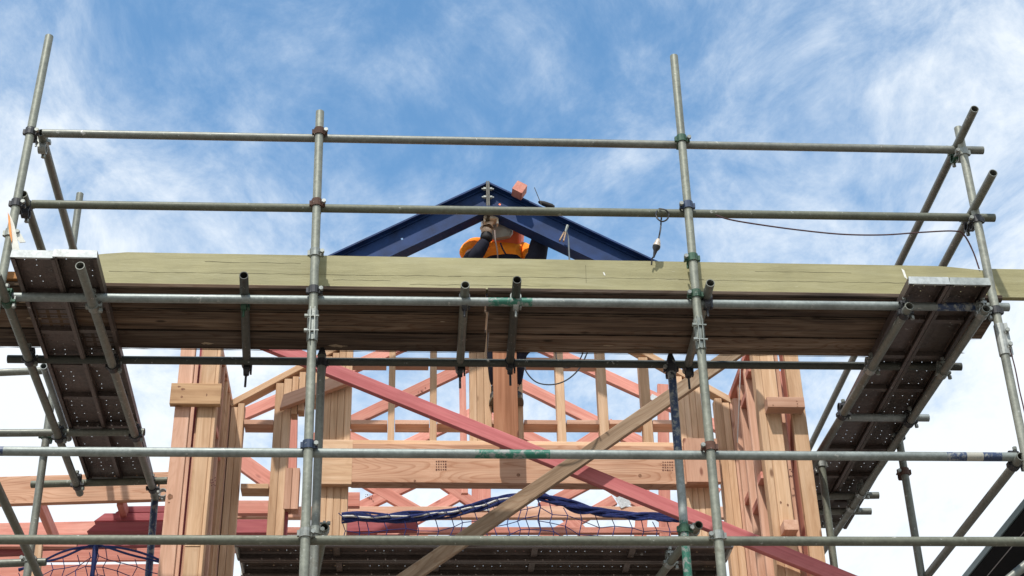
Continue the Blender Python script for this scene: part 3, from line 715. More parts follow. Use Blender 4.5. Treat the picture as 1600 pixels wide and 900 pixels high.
box('cleat', (p[0].x, 8.70, p[1].z + .018), (p[1].x, 8.799, p[0].z), PINE2, RW)

# ---- recessed gable wall
YG = 9.5
GW = empty('wall_frame', (.5, 9.5, 0), 'recessed gable wall frame of slender studs with raking top plates between the two side walls', 'timber frame', 'timber wall frames of the house')
def gx(px, y=650): return at(px, y, YG).x
AP = .549; SL = .615
def rake_z(x): return 7.765 - abs(x - AP) * .645          # underside of the raking plates
HZ0, HZ1 = at(800, 760, YG).z, at(800, 699, YG).z
def gstud(px0, px1, z0=None, z1=None, m=PINE, y=650, dy=0.0):
    x0, x1 = gx(px0, y), gx(px1, y)
    n = max(1, round((x1 - x0) / .045)); wd = (x1 - x0) / n
    for i in range(n):
        a = x0 + i * wd; top = min(rake_z(a), rake_z(a + wd)) - .001 if z1 is None else z1
        stud(a + .0006, a + wd - .0006, YG + dy + random.uniform(0, .004), YG + .09 + dy, HZ1 + .046 if z0 is None else z0, top, m, GW)
gstud(360, 381, 0); gstud(428, 453.5, 0); gstud(1097.5, 1121, 0) if False else None
gstud(505, 548, 0); gstud(1062, 1098, 0); gstud(1119, 1142, 0)
for a, b in ((606, 616.5), (671.5, 682.5), (807.5, 818), (870.5, 884), (936, 951), (1004, 1019)): gstud(a, b)
gstud(734, 768.5)
# short lintel pieces beside the left post
zs = [at(455, 646, YG).z, at(465, 641, YG).z, at(478, 630, YG).z, at(490, 630, YG).z]
for (a, b, z) in ((454, 464, zs[0]), (464.5, 474.5, zs[1]), (475, 489, zs[2]), (489.5, 504, zs[3])):
    x0, x1 = gx(a), gx(b); stud(x0, x1 - .001, YG + .002, YG + .092, z, min(rake_z(x0), rake_z(x1)) - .012 - random.uniform(0, .03), PINE, GW)
member('packing_block', (440, 627), (549, 587), 9.43, .088, .045, PINE2, GW, cut0=.03, cut1=-.06)
p0_, p1_ = at(446, 731, YG), at(470, 795, YG)
for k_ in range(2): stud(p0_.x + k_ * .048, p0_.x + k_ * .048 + .046, YG, YG + .09, p1_.z, p0_.z, PINE2, GW)
stud(p0_.x + .002, p0_.x + .03, YG + .05, YG + .09, 0, p1_.z, MAROON, GW)
stud(at(470, 800, YG).x, at(480, 800, YG).x, YG + .01, YG + .09, 0, at(470, 640, YG).z, PINE2, GW)
p0_, p1_ = at(501, 687, 9.455), at(549, 757, 9.455)
box('packing_block', (p0_.x, 9.452, p1_.z), (p1_.x, 9.499, p0_.z), PINE, GW, long=0)
p0_, p1_ = at(1066, 690, 9.46), at(1125, 758, 9.46)
box('packing_block', (p0_.x, 9.410, p1_.z), (p1_.x, 9.453, p0_.z), PINE2, GW, long=2)
# raking plates
for (xa_, xb_) in ((-1.185, AP), (AP, 2.19)):
    s = -1 if xa_ < AP - .1 else 1
    za, zb = 7.765 - abs(xa_ - AP) * .645, 7.765 - abs(xb_ - AP) * .645
    pa, pb = V((xa_, YG + .045, za)), V((xb_, YG + .045, zb)); d = pb - pa; nrm = V((-d.z, 0, d.x)).normalized()
    board('raking_plate', pa + nrm * .0225, pb + nrm * .0225, .045, .094, nrm, PINE, GW)
# bottom plate of the upper wall, noggings
box('plate', (gx(549, 697), YG - .004, HZ1), (gx(1100, 697), YG + .09, HZ1 + .045), PINE, GW)
def nog_row(z_mid_px, segs, h=.045, m=PINE):
    for (a, b) in segs:
        x0, x1 = gx(a, z_mid_px), gx(b, z_mid_px); z = at((a + b) / 2, z_mid_px, YG).z
        box('nogging', (x0 + .001, YG + .004, z - h + .008), (x1 - .001, YG + .126, z), m, GW, long=0)
nog_row(655.5, [(548, 605.5), (617, 671), (683, 733.5), (769, 807), (819, 872), (885.5, 937), (952, 1005), (1020, 1062)], .042, PINE2)
nog_row(558, [(548, 604), (615, 670), (682, 733.5), (768, 805), (817, 868)], .042, PINE2); nog_row(560, [(881, 932)], .042, PINE2)
nog_row(655, [(381.5, 427.5)], .045, PINE2); nog_row(755, [(376, 420)], .045, PINE)
# ---- header beam
HB = empty('header_beam', (.8, 9.4, HZ0), 'deep wide timber header beam spanning between the posts behind the rail', 'beam')
xa_, xb_ = gx(549, 730), gx(1118, 730)
box('beam', (xa_ + .002, 9.455, HZ0), (xb_, 9.545, HZ1 - .001), LVL, HB, .004, 0)
for (px, py) in ((690, 727), (1044, 728)):
    b = bmesh.new()
    for i in range(4):
        for j in range(5):
            p = at(px - 8 + j * 3.6, py - 6 + i * 4.2, 9.4535); bm_box(b, p, XA, ZA, random.uniform(.005, .011), random.uniform(.006, .011), .001)
    bm_obj('ink_stamp', b, INK, HB)['kind'] = 'stuff'
KNM = plain('dark_knot', (.22, .10, .05), .8, 0, .4, 90)
for (px, py) in ((648, 751), (1000, 743), (810, 742)):
    b = bmesh.new(); p = at(px, py, 9.4535); bm_cyl(b, p, p + YA * .002, random.uniform(.008, .013), 12); bm_obj('knot', b, KNM, HB)
for (px, py) in ((1078, 733), (1104, 733)):
    b = bmesh.new(); p = at(px, py, 9.453); bm_cyl(b, p, p + YA * .003, .006, 8); bm_obj('nail', b, INK, HB)

def marks(parent, Y, cx, cy, w_, h, n, m=INK, ang=0.0, seed=1, sx=(.004, .010), sz=(.003, .008)):
    rs = random.Random(seed); b = bmesh.new()
    for k in range(n):
        u, v = (rs.random() - .5) * w_, (rs.random() - .5) * h
        p = at(cx + u * math.cos(ang) + v * math.sin(ang), cy + u * math.sin(ang) - v * math.cos(ang), Y)
        bm_box(b, p, V((math.cos(ang), 0, -math.sin(ang))), ZA, rs.uniform(*sx), rs.uniform(*sz), .001)
    o = bm_obj('ink_stamp', b, m, parent); o['kind'] = 'stuff'
def knot(parent, Y, px, py, rx, rz):
    b = bmesh.new(); p = at(px, py, Y); vs = [b.verts.new(p + V((rx * math.cos(a), 0, rz * math.sin(a) * (1 + .2 * math.cos(3 * a))))) for a in [2 * math.pi * i / 12 for i in range(12)]]
    b.faces.new(vs); bm_obj('knot', b, KNM, parent)
for (px, py, a, c) in ((280, 604, .010, .006), (286, 608, .014, .008), (284, 620, .008, .008), (323, 617, .004, .010)): knot(LW, 8.7545, px, py, a, c)
for (px, py, a, c) in ((266, 776, .016, .018), (264, 785, .006, .004)): knot(LW, 8.7985, px, py, a, c)
for (px, py) in ((1245, 627), (1246, 631), (1246, 635), (1208, 633)): knot(RW, 8.7095, px, py, .005, .005)
for (px, py) in ((1220, 785), (1231, 789)): knot(RW, 8.7985, px, py, .006, .009)

marks(LW, 8.7985, 333, 752, 8, 16, 14, seed=4)
marks(RW, 8.7985, 1236, 740, 6, 14, 12, seed=5)

# ---- long loose pieces in front of the frame
pa, pb = (390, 524), (1385, 929)
o = member('timber_brace', pa, pb, 8.70, .088, .045, ROSE, None)
tag(o, 'long rose coloured timber brace sloping down to the right across the whole frame', 'timber brace')
o = member('timber_brace', (1175, 531), (590, 933), 8.60, .088, .042, WEATHER, None)
tag(o, 'weathered grey brown plank brace sloping down to the left, crossing over the rose brace', 'timber brace')
pt, pbt = at(789, 440, 9.30), at(789, 676, 9.30)
PT = box('timber_post', (at(771, 600, 9.30).x, 9.30, HZ1 - .045), (at(808.5, 600, 9.30).x, 9.345, 7.42), PLY, None, .003, 2)
tag(PT, 'short brown upright board hiding the legs of the worker', 'post')
SOLEZ = at(790, 612, 9.53).z - .125
st = box('step_board', (PT.location.x - .072, 9.346, SOLEZ - .041), (PT.location.x + .072, 9.499, SOLEZ - .001), PINE2, None, .003, 0); tag(st, 'small foothold board tucked behind the brown upright board', 'board')

# ---- roof trusses behind
def truss(Y, label, ms, m=PINK):
    o = empty('roof_truss', at(740, 800, Y), label, 'roof truss', 'roof trusses behind the gable')
    for (nm, a, b, wd, mm) in ms: member(nm, a, b, Y + random.uniform(0, .003), wd, .045 if nm != 'web' else .040, mm or m, o)
    return o
T1 = truss(10.6, 'nearest pink timber truss, its top chords widest apart behind the gable', [
    ('top_chord', (300, 681), (737, 492), .090, None), ('top_chord', (740, 492), (1150, 678), .090, None), ('bottom_chord', (300, 800), (1180, 800), .090, PINE2),
    ('web', (722, 560), (726, 770), .05, None), ('web', (500, 712), (655, 800), .088, None), ('web', (545, 800), (676, 738), .088, None)])
T2 = truss(11.4, 'second pink timber truss, its top chords inside those of the nearest', [
    ('top_chord', (480, 690), (742, 565), .095, None), ('top_chord', (746, 565), (1015, 700), .095, None), ('bottom_chord', (380, 828), (1120, 828), .050, PINK),
    ('web', (690, 752), (760, 800), .088, None), ('web', (560, 860), (722, 770), .088, None), ('web', (1036, 600), (1040, 860), .09, None), ('web', (845, 793), (985, 720), .088, None), ('web', (1034, 900), (1120, 760), .08, None)])
T3 = truss(12.2, 'farthest pink timber truss, lowest in the picture', [
    ('top_chord', (500, 760), (743, 642), .095, None), ('top_chord', (747, 642), (1000, 765), .095, None), ('web', (520, 668), (620, 717), .095, None),
    ('web', (880, 712), (960, 660), .09, None), ('web', (960, 668), (1060, 718), .09, None), ('web', (752, 650), (752, 860), .16, None), ('web', (930, 745), (1060, 822), .09, None), ('web', (800, 870), (960, 780), .09, None),
    ('web', (600, 812), (720, 870), .09, None), ('web', (1000, 850), (1006, 760), .10, None), ('web', (870, 790), (930, 850), .09, None)])
for (px, py, d_, a_, c_) in ((974, 783, V((.9, 0, .4)), .085, .09), (1022, 622, V((.85, 0, -.5)), .06, .05), (752, 792, XA, .12, .06)):
    b = bmesh.new(); p = at(px, py, 10.595)
    bm_box(b, p, d_, YA, a_, .004, c_); bm_obj('nail_plate', b, NAILP, T1)
marks(T1, 10.5985, 578, 776, 16, 8, 14, seed=7, ang=.5); marks(T1, 10.5985, 592, 562, 14, 6, 12, seed=8, ang=-.42); marks(T1, 10.5985, 700, 806, 16, 9, 12, seed=9); marks(T1, 10.5985, 1012, 806, 12, 9, 12, seed=10)
marks(T2, 11.3985, 660, 612, 14, 8, 8, seed=11, ang=-.42)
# pink boards seen low between the posts
LP = empty('board_stack', at(420, 830, 10.2), 'pink and maroon boards behind the left bay of the gable wall', 'board stack')
member('board', (370, 792), (436, 792), 10.25, .10, .045, PINK, LP); member('board', (366, 822), (436, 822), 10.15, .10, .045, MAROON, LP); member('board', (372, 716), (450, 772), 10.4, .12, .045, PINK, LP)
member('board', (366, 850), (436, 850), 10.05, .10, .045, PINK, LP); member('board', (452, 640), (450, 740), 10.3, .12, .045, PINK, LP)
LQ = empty('board_stack', at(590, 830, 10.2), 'maroon boards lying behind the blue net, left part', 'board stack')
member('board', (528, 822), (652, 820), 10.25, .085, .045, MAROON, LQ); member('board', (528, 842), (640, 842), 10.2, .07, .045, MAROON, LQ); member('board', (536, 780), (562, 780), 10.3, .11, .045, PINK, LQ)

# ---- left lower eave framing
EB = empty('eave_frame', at(100, 790, 9.6), 'pale eave beam with short pink joists, left of the left wall frame', 'timber frame')
pl, pr_ = at(-60, 768, 10.3), at(272, 758, 10.3); pl.y = pr_.y = 10.3225
board('beam', pl, pr_, .211, .045, ZA, LVL, EB)
p2, p3 = at(-60, 829, 11.2), at(300, 822, 11.2); p2.y = p3.y = 11.22
board('beam', p2, p3, .11, .045, ZA, PINK, EB)
for px in (60, 188): 
    a = at(px, 783, 10.35); c = V((a.x - .02, 11.19, a.z + .02)); a.y = 10.35
    board('joist', a - ZA * .05 + ZA * .06, c - ZA * .05 + ZA * .06, .09, .045, ZA, PINK, EB)
MS = empty('board_stack', at(200, 820, 9.9), 'stack of maroon dyed boards with sawn off ends, left of the left wall frame', 'board stack')
for (y, x0, h) in ((800, 190, .05), (812, 157, .06), (827, 146, .07)):
    a, c = at(x0, y, 10.6 + (812 - y) * .004), at(266, y - 1, 10.6 + (812 - y) * .004); board('board', a, c, h, .09, ZA, MAROON, MS, cut0=.035, endm=PINE)
PB = empty('board_wall', at(120, 880, 10.7), 'pink boards behind the small blue net at the lower left', 'boards')
for i, y in enumerate((866, 896, 926)):
    a, c = at(-80, y + 1, 11.5), at(285, y - 2, 11.5); board('board', a, c, .126, .03, ZA, PINK, PB)
member('board', (57, 848), (50, 930), 10.2, .075, .045, PINE, PB); member('board', (-60, 862), (60, 857), 10.3, .065, .045, MAROON, PB); member('board', (-60, 848), (120, 848), 10.25, .06, .045, PINK, PB)
member('board', (60, 852), (266, 846), 10.4, .05, .045, MAROON, PB)

# ================================================================== BLUE STEEL PORTAL
def portal():
    YP = 9.0
    root = empty('portal_rafters', at(762, 400, YP), 'dark blue steel rafters meeting at a bolted peak above the toe board', 'steel rafters')
    apex = at(762, 283, YP); apL = at(506, 402, YP); apR = at(1035, 411, YP)
    for (nm, e, s) in (('rafter', apL, -1), ('rafter', apR, 1)):
        d = (e - apex); d.y = 0; d.normalize(); n = V((d.z, 0, -d.x)); 
        if n.z > 0: n = -n                                     # n points to the underside
        D = .215; Ln = 1.95; tw = .008; tf = .012; fl = .078; wy = .055
        # local: x along, y = down-depth, web set back behind the flange edges
        def P(u, v, y): return apex + d * u + n * v + YA * y
        def u0(v): return v * abs(n.x) / abs(d.x) + .008      # mitre at the apex
        bm = bmesh.new()
        def slab(v0, v1, y0, y1):
            a = [P(u0(v0), v0, y0), P(Ln, v0, y0), P(Ln, v1, y0), P(u0(v1), v1, y0)]; c = [q + YA * (y1 - y0) for q in a]
            vv = [bm.verts.new(q) for q in a + c]
            for f in ((0, 1, 2, 3), (7, 6, 5, 4), (0, 4, 5, 1), (1, 5, 6, 2), (2, 6, 7, 3), (3, 7, 4, 0)): bm.faces.new([vv[i] for i in f])
        # web in three strips around the bolt holes
        holes = [(.24, .085), (.74, .10)] if s < 0 else [(.15, .10)]
        hv0, hv1 = .088, .100
        slab(tf, .085, wy, wy + tw); slab(.103, D - tf, wy, wy + tw)
        us = [None] + [h[0] for h in holes] + [None]
        for i in range(len(us) - 1):
            ua = us[i] + .008 if us[i] else None; ub = us[i + 1] - .008 if us[i + 1] else Ln
            a0 = ua if ua else u0(.085); a1 = ua if ua else u0(.103)
            q = [P(a0, .085, wy), P(ub, .085, wy), P(ub, .103, wy), P(a1, .103, wy)]; c = [k + YA * tw for k in q]
            vv = [bm.verts.new(k) for k in q + c]
            for f in ((0, 1, 2, 3), (7, 6, 5, 4), (0, 4, 5, 1), (1, 5, 6, 2), (2, 6, 7, 3), (3, 7, 4, 0)): bm.faces.new([vv[i] for i in f])
        slab(0, tf, 0, .10); slab(D - tf, D, -.004, .10); slab(tf, tf + .012, wy - .012, wy); slab(D - tf - .012, D - tf, wy - .008, wy)
        bm_obj(nm, bm, NAVYS, root, origin=apex + d * .9)
    for s in (-1, 1):
        b = bmesh.new(); bm_box(b, apex + V((s * .0065, .045, -.150)), ZA, YA, .290, .11, .010); o_ = bm_obj('end_plate', b, BAREST, root)
        for z in (-.06, -.13, -.22):
            b = bmesh.new(); c = apex + V((s * .012, .012, z)); bolt_bm(b, c + XA * s * .03, c, .007, .014); bm_obj('bolt', b, CPL, root)
    # steel stub column under the peak
    p = at(754.5, 348, 9.34); b = bmesh.new(); bm_box(b, V((p.x, 9.34, p.z - .03)), ZA, YA, .36, .06, .026); bm_obj('hanging_plate', b, plain('dull_grey_steel_strip', (.16, .165, .17), .5, .3, .3, 30), root)
    # weld bead
    b = bmesh.new(); bm_box(b, apex + V((-.002, .0, -.245)), XA, YA, .07, .07, .022); bm_obj('gusset', b, NAVYS, root)
portal()
q_ = at(811.5, 297.5, 8.955); dr = V((1, 0, -.60)).normalized()
o = board('timber_offcut', q_ - YA * .043, q_ + YA * .043, .078, .080, dr, PINK, None, .004)
tag(o, 'small pink timber offcut resting on the right blue rafter near the peak', 'timber offcut')

# ================================================================== CABLES, NETS, SMALL THINGS
def cable_mesh(paths, r, n=6):
    bm = bmesh.new()
    for pts in paths:
        prev = None
        for i, p in enumerate(pts):
            d = (pts[min(i + 1, len(pts) - 1)] - pts[max(i - 1, 0)]).normalized()
            f = frame(p, d, ZA if abs(d.z) < .95 else XA)
            ring = [bm.verts.new(f @ V((0, r * math.cos(2 * math.pi * k / n), r * math.sin(2 * math.pi * k / n)))) for k in range(n)]
            if prev:
                for k in range(n): bm.faces.new((prev[k], prev[(k + 1) % n], ring[(k + 1) % n], ring[k]))
            prev = ring
    return bm
def smooth_path(pts, k=10):
    out = []
    P = [pts[0] * 2 - pts[1]] + pts + [pts[-1] * 2 - pts[-2]]
    for i in range(1, len(P) - 2):
        for j in range(k):
            t = j / k; a, b, c, d = P[i - 1], P[i], P[i + 1], P[i + 2]
            out.append(.5 * ((2 * b) + (c - a) * t + (2 * a - 5 * b + 4 * c - d) * t * t + (3 * b - a - 3 * c + d) * t ** 3))
    out.append(pts[-1]); return out
def cable(name, pts, r, m, label, cat='cable', parent=None):
    o = bm_obj(name, cable_mesh([smooth_path(pts)], r), m, parent, True)
    if parent is None: tag(o, label, cat)
    return o
cable('power_cable', [at(1118, 336, 7.35), at(1140, 343, 7.36), at(1180, 350, 7.40), at(1245, 359, 7.42), at(1315, 366, 7.42), at(1380, 367, 7.42), at(1440, 363, 7.41), at(1490, 361, 7.40), at(1506, 367, 7.42), at(1520, 392, 7.44), at(1530, 420, 7.445)], .0048, REDR, 'thin dark red cable sagging below the second guard rail to the right corner')
cable('power_cable', [at(819, 562, 8.35), at(822, 580, 8.35), at(838, 597, 8.35), at(862, 601, 8.35), at(885, 594, 8.35), at(905, 576, 8.35), at(918, 550, 8.35), at(925, 530, 8.3)], .0045, BLACKR, 'black cable looping down below the timber planks right of the brown board')
cable('power_cable', [at(860, 520, 8.4), at(868, 548, 8.4), at(870, 562, 8.4), at(880, 574, 8.4), at(896, 572, 8.4), at(908, 558, 8.4), at(913, 540, 8.3)], .0040, BLACKR, 'shorter black cable end hanging beside the looping cable')
cable('power_cable', [at(1578, 545, 7.33), at(1586, 575, 7.33), at(1593, 610, 7.33), at(1600, 640, 7.33), at(1612, 700, 7.33)], .004, REDR, 'thin dark cable running down beside the far right upright')
# extension lead and plug
pc = [at(1030, 326, 7.37), at(1040, 328, 7.36), at(1045, 335, 7.365), at(1042, 343, 7.36), at(1034, 346, 7.35), at(1027, 341, 7.35), at(1025, 334, 7.36), at(1029, 327, 7.40), at(1034, 330, 7.45), at(1033, 345, 7.43), at(1032, 358, 7.41), at(1029, 374, 7.40)]
EX = empty('extension_lead', at(1032, 345, 7.40), 'black extension lead looped over the second guard rail with a clear plug hanging', 'cable')
cable('lead', pc, .0048, BLACKR, None, parent=EX)
def lathe(name, p, ax, prof, m, parent, n=14):
    bm = bmesh.new(); f = frame(p, ax, YA); prev = None
    for (x, r) in prof:
        ring = [bm.verts.new(f @ V((x, r * math.cos(2 * math.pi * k / n), r * math.sin(2 * math.pi * k / n)))) for k in range(n)]
        if prev:
            for k in range(n): bm.faces.new((prev[k], prev[(k + 1) % n], ring[(k + 1) % n], ring[k]))
        prev = ring
    return bm_obj(name, bm, m, parent, True)
pA, pB = at(1029, 373, 7.40), at(1023, 396, 7.41); dd = pB - pA
lathe('plug', pA, dd, [(0, .004), (.004, .010), (.02, .015), (.04, .021), (.05, .022)], CLEARP, EX); lathe('plug_cap', pA + dd.normalized() * .05, dd, [(0, .023), (.012, .022), (.03, .012), (.06, .007), (.075, .005)], BLACKR, EX)
cable('lead', [pA + dd.normalized() * .12, at(1019, 404, 7.42), at(1018, 414, 7.43)], .0045, BLACKR, None, parent=EX)
# earth clamp on the right rafter
EC = empty('earth_clamp', at(880, 365, 8.97), 'brass welding clamp with its cable hanging on the right blue rafter', 'clamp')
lathe('handle', at(887, 352, 8.95), at(881, 370, 8.95) - at(887, 352, 8.95), [(0, .004), (.002, .011), (.04, .010), (.06, .008)], CPL, EC)
b = bmesh.new()
for s in (-1, 1):
    bm_box(b, at(880 + s * 2.2, 370, 8.95), at(876 + s * 3, 380, 8.95) - at(884, 360, 8.95), YA, .075, .02, .009)
bm_obj('jaws', b, BRASS, EC)
cable('lead', [at(885, 362, 8.94), at(888, 372, 8.95), at(889, 392, 8.95), at(890, 412, 8.95), at(891, 440, 8.95)], .006, plain('grey_cable', (.10, .12, .14), .5), None, parent=EC)
# tag on the left upright
TG = empty('safety_tag', at(22, 370, 7.30), 'torn orange and white tag board clipped to the far left upright', 'tag')
def quad_slab(name, pts, t_, m, parent):
    b = bmesh.new(); A = [b.verts.new(p) for p in pts]; B = [b.verts.new(p + YA * t_) for p in pts]; n = len(pts)
    b.faces.new(A); b.faces.new(B[::-1])
    for i in range(n): b.faces.new((A[i], B[i], B[(i + 1) % n], A[(i + 1) % n]))
    return bm_obj(name, b, m, parent)
quad_slab('orange_edge', [at(x, y, 7.29) for x, y in ((12, 331), (15, 338), (19, 372), (18, 378), (14, 362))], .01, TAGO, TG)
quad_slab('board', [at(x, y, 7.30) for x, y in ((15, 334), (22, 350), (32, 396), (20, 396), (17, 372))], .006, TAGW, TG)
quad_slab('flap', [at(x, y, 7.33) for x, y in ((26, 360), (33, 366), (40, 378), (31, 379), (26, 372))], .004, TAGW, TG)

# ---- debris nets
def rope_net(name, label, top, drop, Y, cols_, rows, strands, ctr_white=True):
    o = empty(name, at(*top[0], Y), label, 'net')
    base = [at(x, y, Y) for x, y in top]
    sm = smooth_path(base, 8)
    paths = []
    for s in range(strands):
        ph = random.uniform(0, 6.28); k = random.uniform(.25, .55); a = random.uniform(.006, .020); path = []
        for i, p in enumerate(sm): path.append(p + V((0, math.sin(ph + i * k) * a - .01, math.cos(ph * 1.7 + i * k * .8) * a - .012 * (s % 3))))
        paths.append(path)
    q = bm_obj('gathered_rope', cable_mesh(paths, .0078, 5), ROPE, o, True); q['kind'] = 'stuff'
    if ctr_white:
        bm_obj('border_rope', cable_mesh([[p + V((0, -.026, -.016 + .004 * math.sin(i * .9))) for i, p in enumerate(sm)]], .008, 7), ROPEW, o, True)
        turns = []
        for i in range(0, len(sm) - 2, 3):
            c = sm[i] + V((0, -.026, -.016)); turns.append([c + V((-.02, -.012, .018)), c + V((0, -.014, 0)), c + V((.02, -.012, -.02))])
        bm_obj('rope_wrap', cable_mesh(turns, .0032, 5), ROPE, o, True)
    # the mesh below
    n = len(sm); paths = []
    def pos(u, r):
        p = sm[min(n - 1, max(0, int(round(u * (n - 1)))))]; return p + V((.02 * (r % 2) + .006 * math.sin(u * 31 + r), .02 * math.sin(u * 17 + r), -.03 - r * drop + .010 * math.sin(u * 23 + r * 2)))
    P = [[pos(c / cols_, r) for c in range(cols_ + 1)] for r in range(rows + 1)]
    for c in range(cols_ + 1): paths.append([P[r][c] for r in range(rows + 1)])
    for r in range(1, rows + 1): paths.append(P[r])
    w_ = bm_obj('mesh_panel', cable_mesh(paths, .0030, 4), ROPE, o, False); w_['kind'] = 'stuff'
    return o
rope_net('debris_net', 'blue debris net gathered on a thick white laced rope, left of the crossing braces', [(534, 806), (600, 807), (680, 802), (740, 792), (790, 778), (838, 768)], .075, 9.42, 15, 4, 20)
rope_net('debris_net', 'blue debris net hanging in squares from a thick blue rope, right of the crossing braces', [(838, 770), (880, 785), (930, 797), (980, 803), (1020, 806), (1062, 808)], .075, 9.41, 10, 4, 17, False)
rope_net('debris_net', 'small blue net slung in the lower left corner below the rail', [(30, 888), (62, 880), (100, 866), (140, 853), (165, 852), (210, 866), (258, 880)], .06, 9.75, 12, 6, 2, False)
tubep = at(150, 852, 9.74)
lathe('gathered_rope', tubep, -ZA, [(0, .012), (.02, .02), (.15, .014), (.3, .018), (.6, .014)], ROPE, bpy.data.objects['debris_net.002'])

# ---- neighbouring eave at the lower right
def eave():
    z = 5.6
    p0, p1 = atz(1604, 788, z), atz(1508, 906, z); d = (p1 - p0).normalized(); nrm = V((d.y, -d.x, 0)); 
    if nrm.x < 0: nrm = -nrm
    o = empty('neighbour_eave', p0, 'black metal roof edge of the neighbouring house in the bottom right corner', 'roof edge')
    a, b_ = p0 - d * .9, p1 + d * 4
    def strip(nm, off0, off1, z0, z1, m): 
        c = (off0 + off1) / 2; board(nm, a + nrm * c + ZA * (z0 + z1) / 2, b_ + nrm * c + ZA * (z0 + z1) / 2, off1 - off0, z1 - z0, nrm, m, o)
    strip('gutter_lip', 0, .012, .0, .05, EAVET); strip('gutter', .014, .12, -.004, .04, EAVEM); strip('flashing_line', .122, .130, -.006, .0, EAVEW); strip('soffit', .132, .50, .012, .05, EAVEM); strip('wall_cladding', .505, .60, -5.55, .05, EAVEW)
    strip('roof_sheet', .13, 3.0, .12, .16, EAVEM)
eave()

# ================================================================== THE WORKER
def skin_obj(name, chains, m, parent, lv=2, root=0, mats=None):
    """chains: list of lists of (Vector, radius); equal points are merged into joints"""
    vs, es, rs = [], [], []
    def vid(p, r):
        for i, q in enumerate(vs):
            if (q - p).length < 1e-4: return i
        vs.append(p); rs.append(r); return len(vs) - 1
    for ch in chains:
        ids = [vid(p, r) for p, r in ch]
        for a, b in zip(ids[:-1], ids[1:]):
            if (a, b) not in es: es.append((a, b))
    o0 = vs[0].copy()
    me = bpy.data.meshes.new(name); me.from_pydata([v - o0 for v in vs], es, [])
    for mm in (m if isinstance(m, (list, tuple)) else [m]): me.materials.append(mm)
    o = link(name, me, Matrix.Translation(o0), parent)
    sk = o.modifiers.new('skin', 'SKIN'); sk.use_smooth_shade = True
    layer = me.skin_vertices[0] if me.skin_vertices else None
    if layer is None:
        bm = bmesh.new(); bm.from_mesh(me); bm.verts.layers.skin.verify(); bm.to_mesh(me); bm.free(); layer = me.skin_vertices[0]
    for i, r in enumerate(rs):
        layer.data[i].radius = (r, r) if not isinstance(r, tuple) else r
        layer.data[i].use_root = (i == root)
    ss = o.modifiers.new('sub', 'SUBSURF'); ss.levels = lv; ss.render_levels = lv
    return o
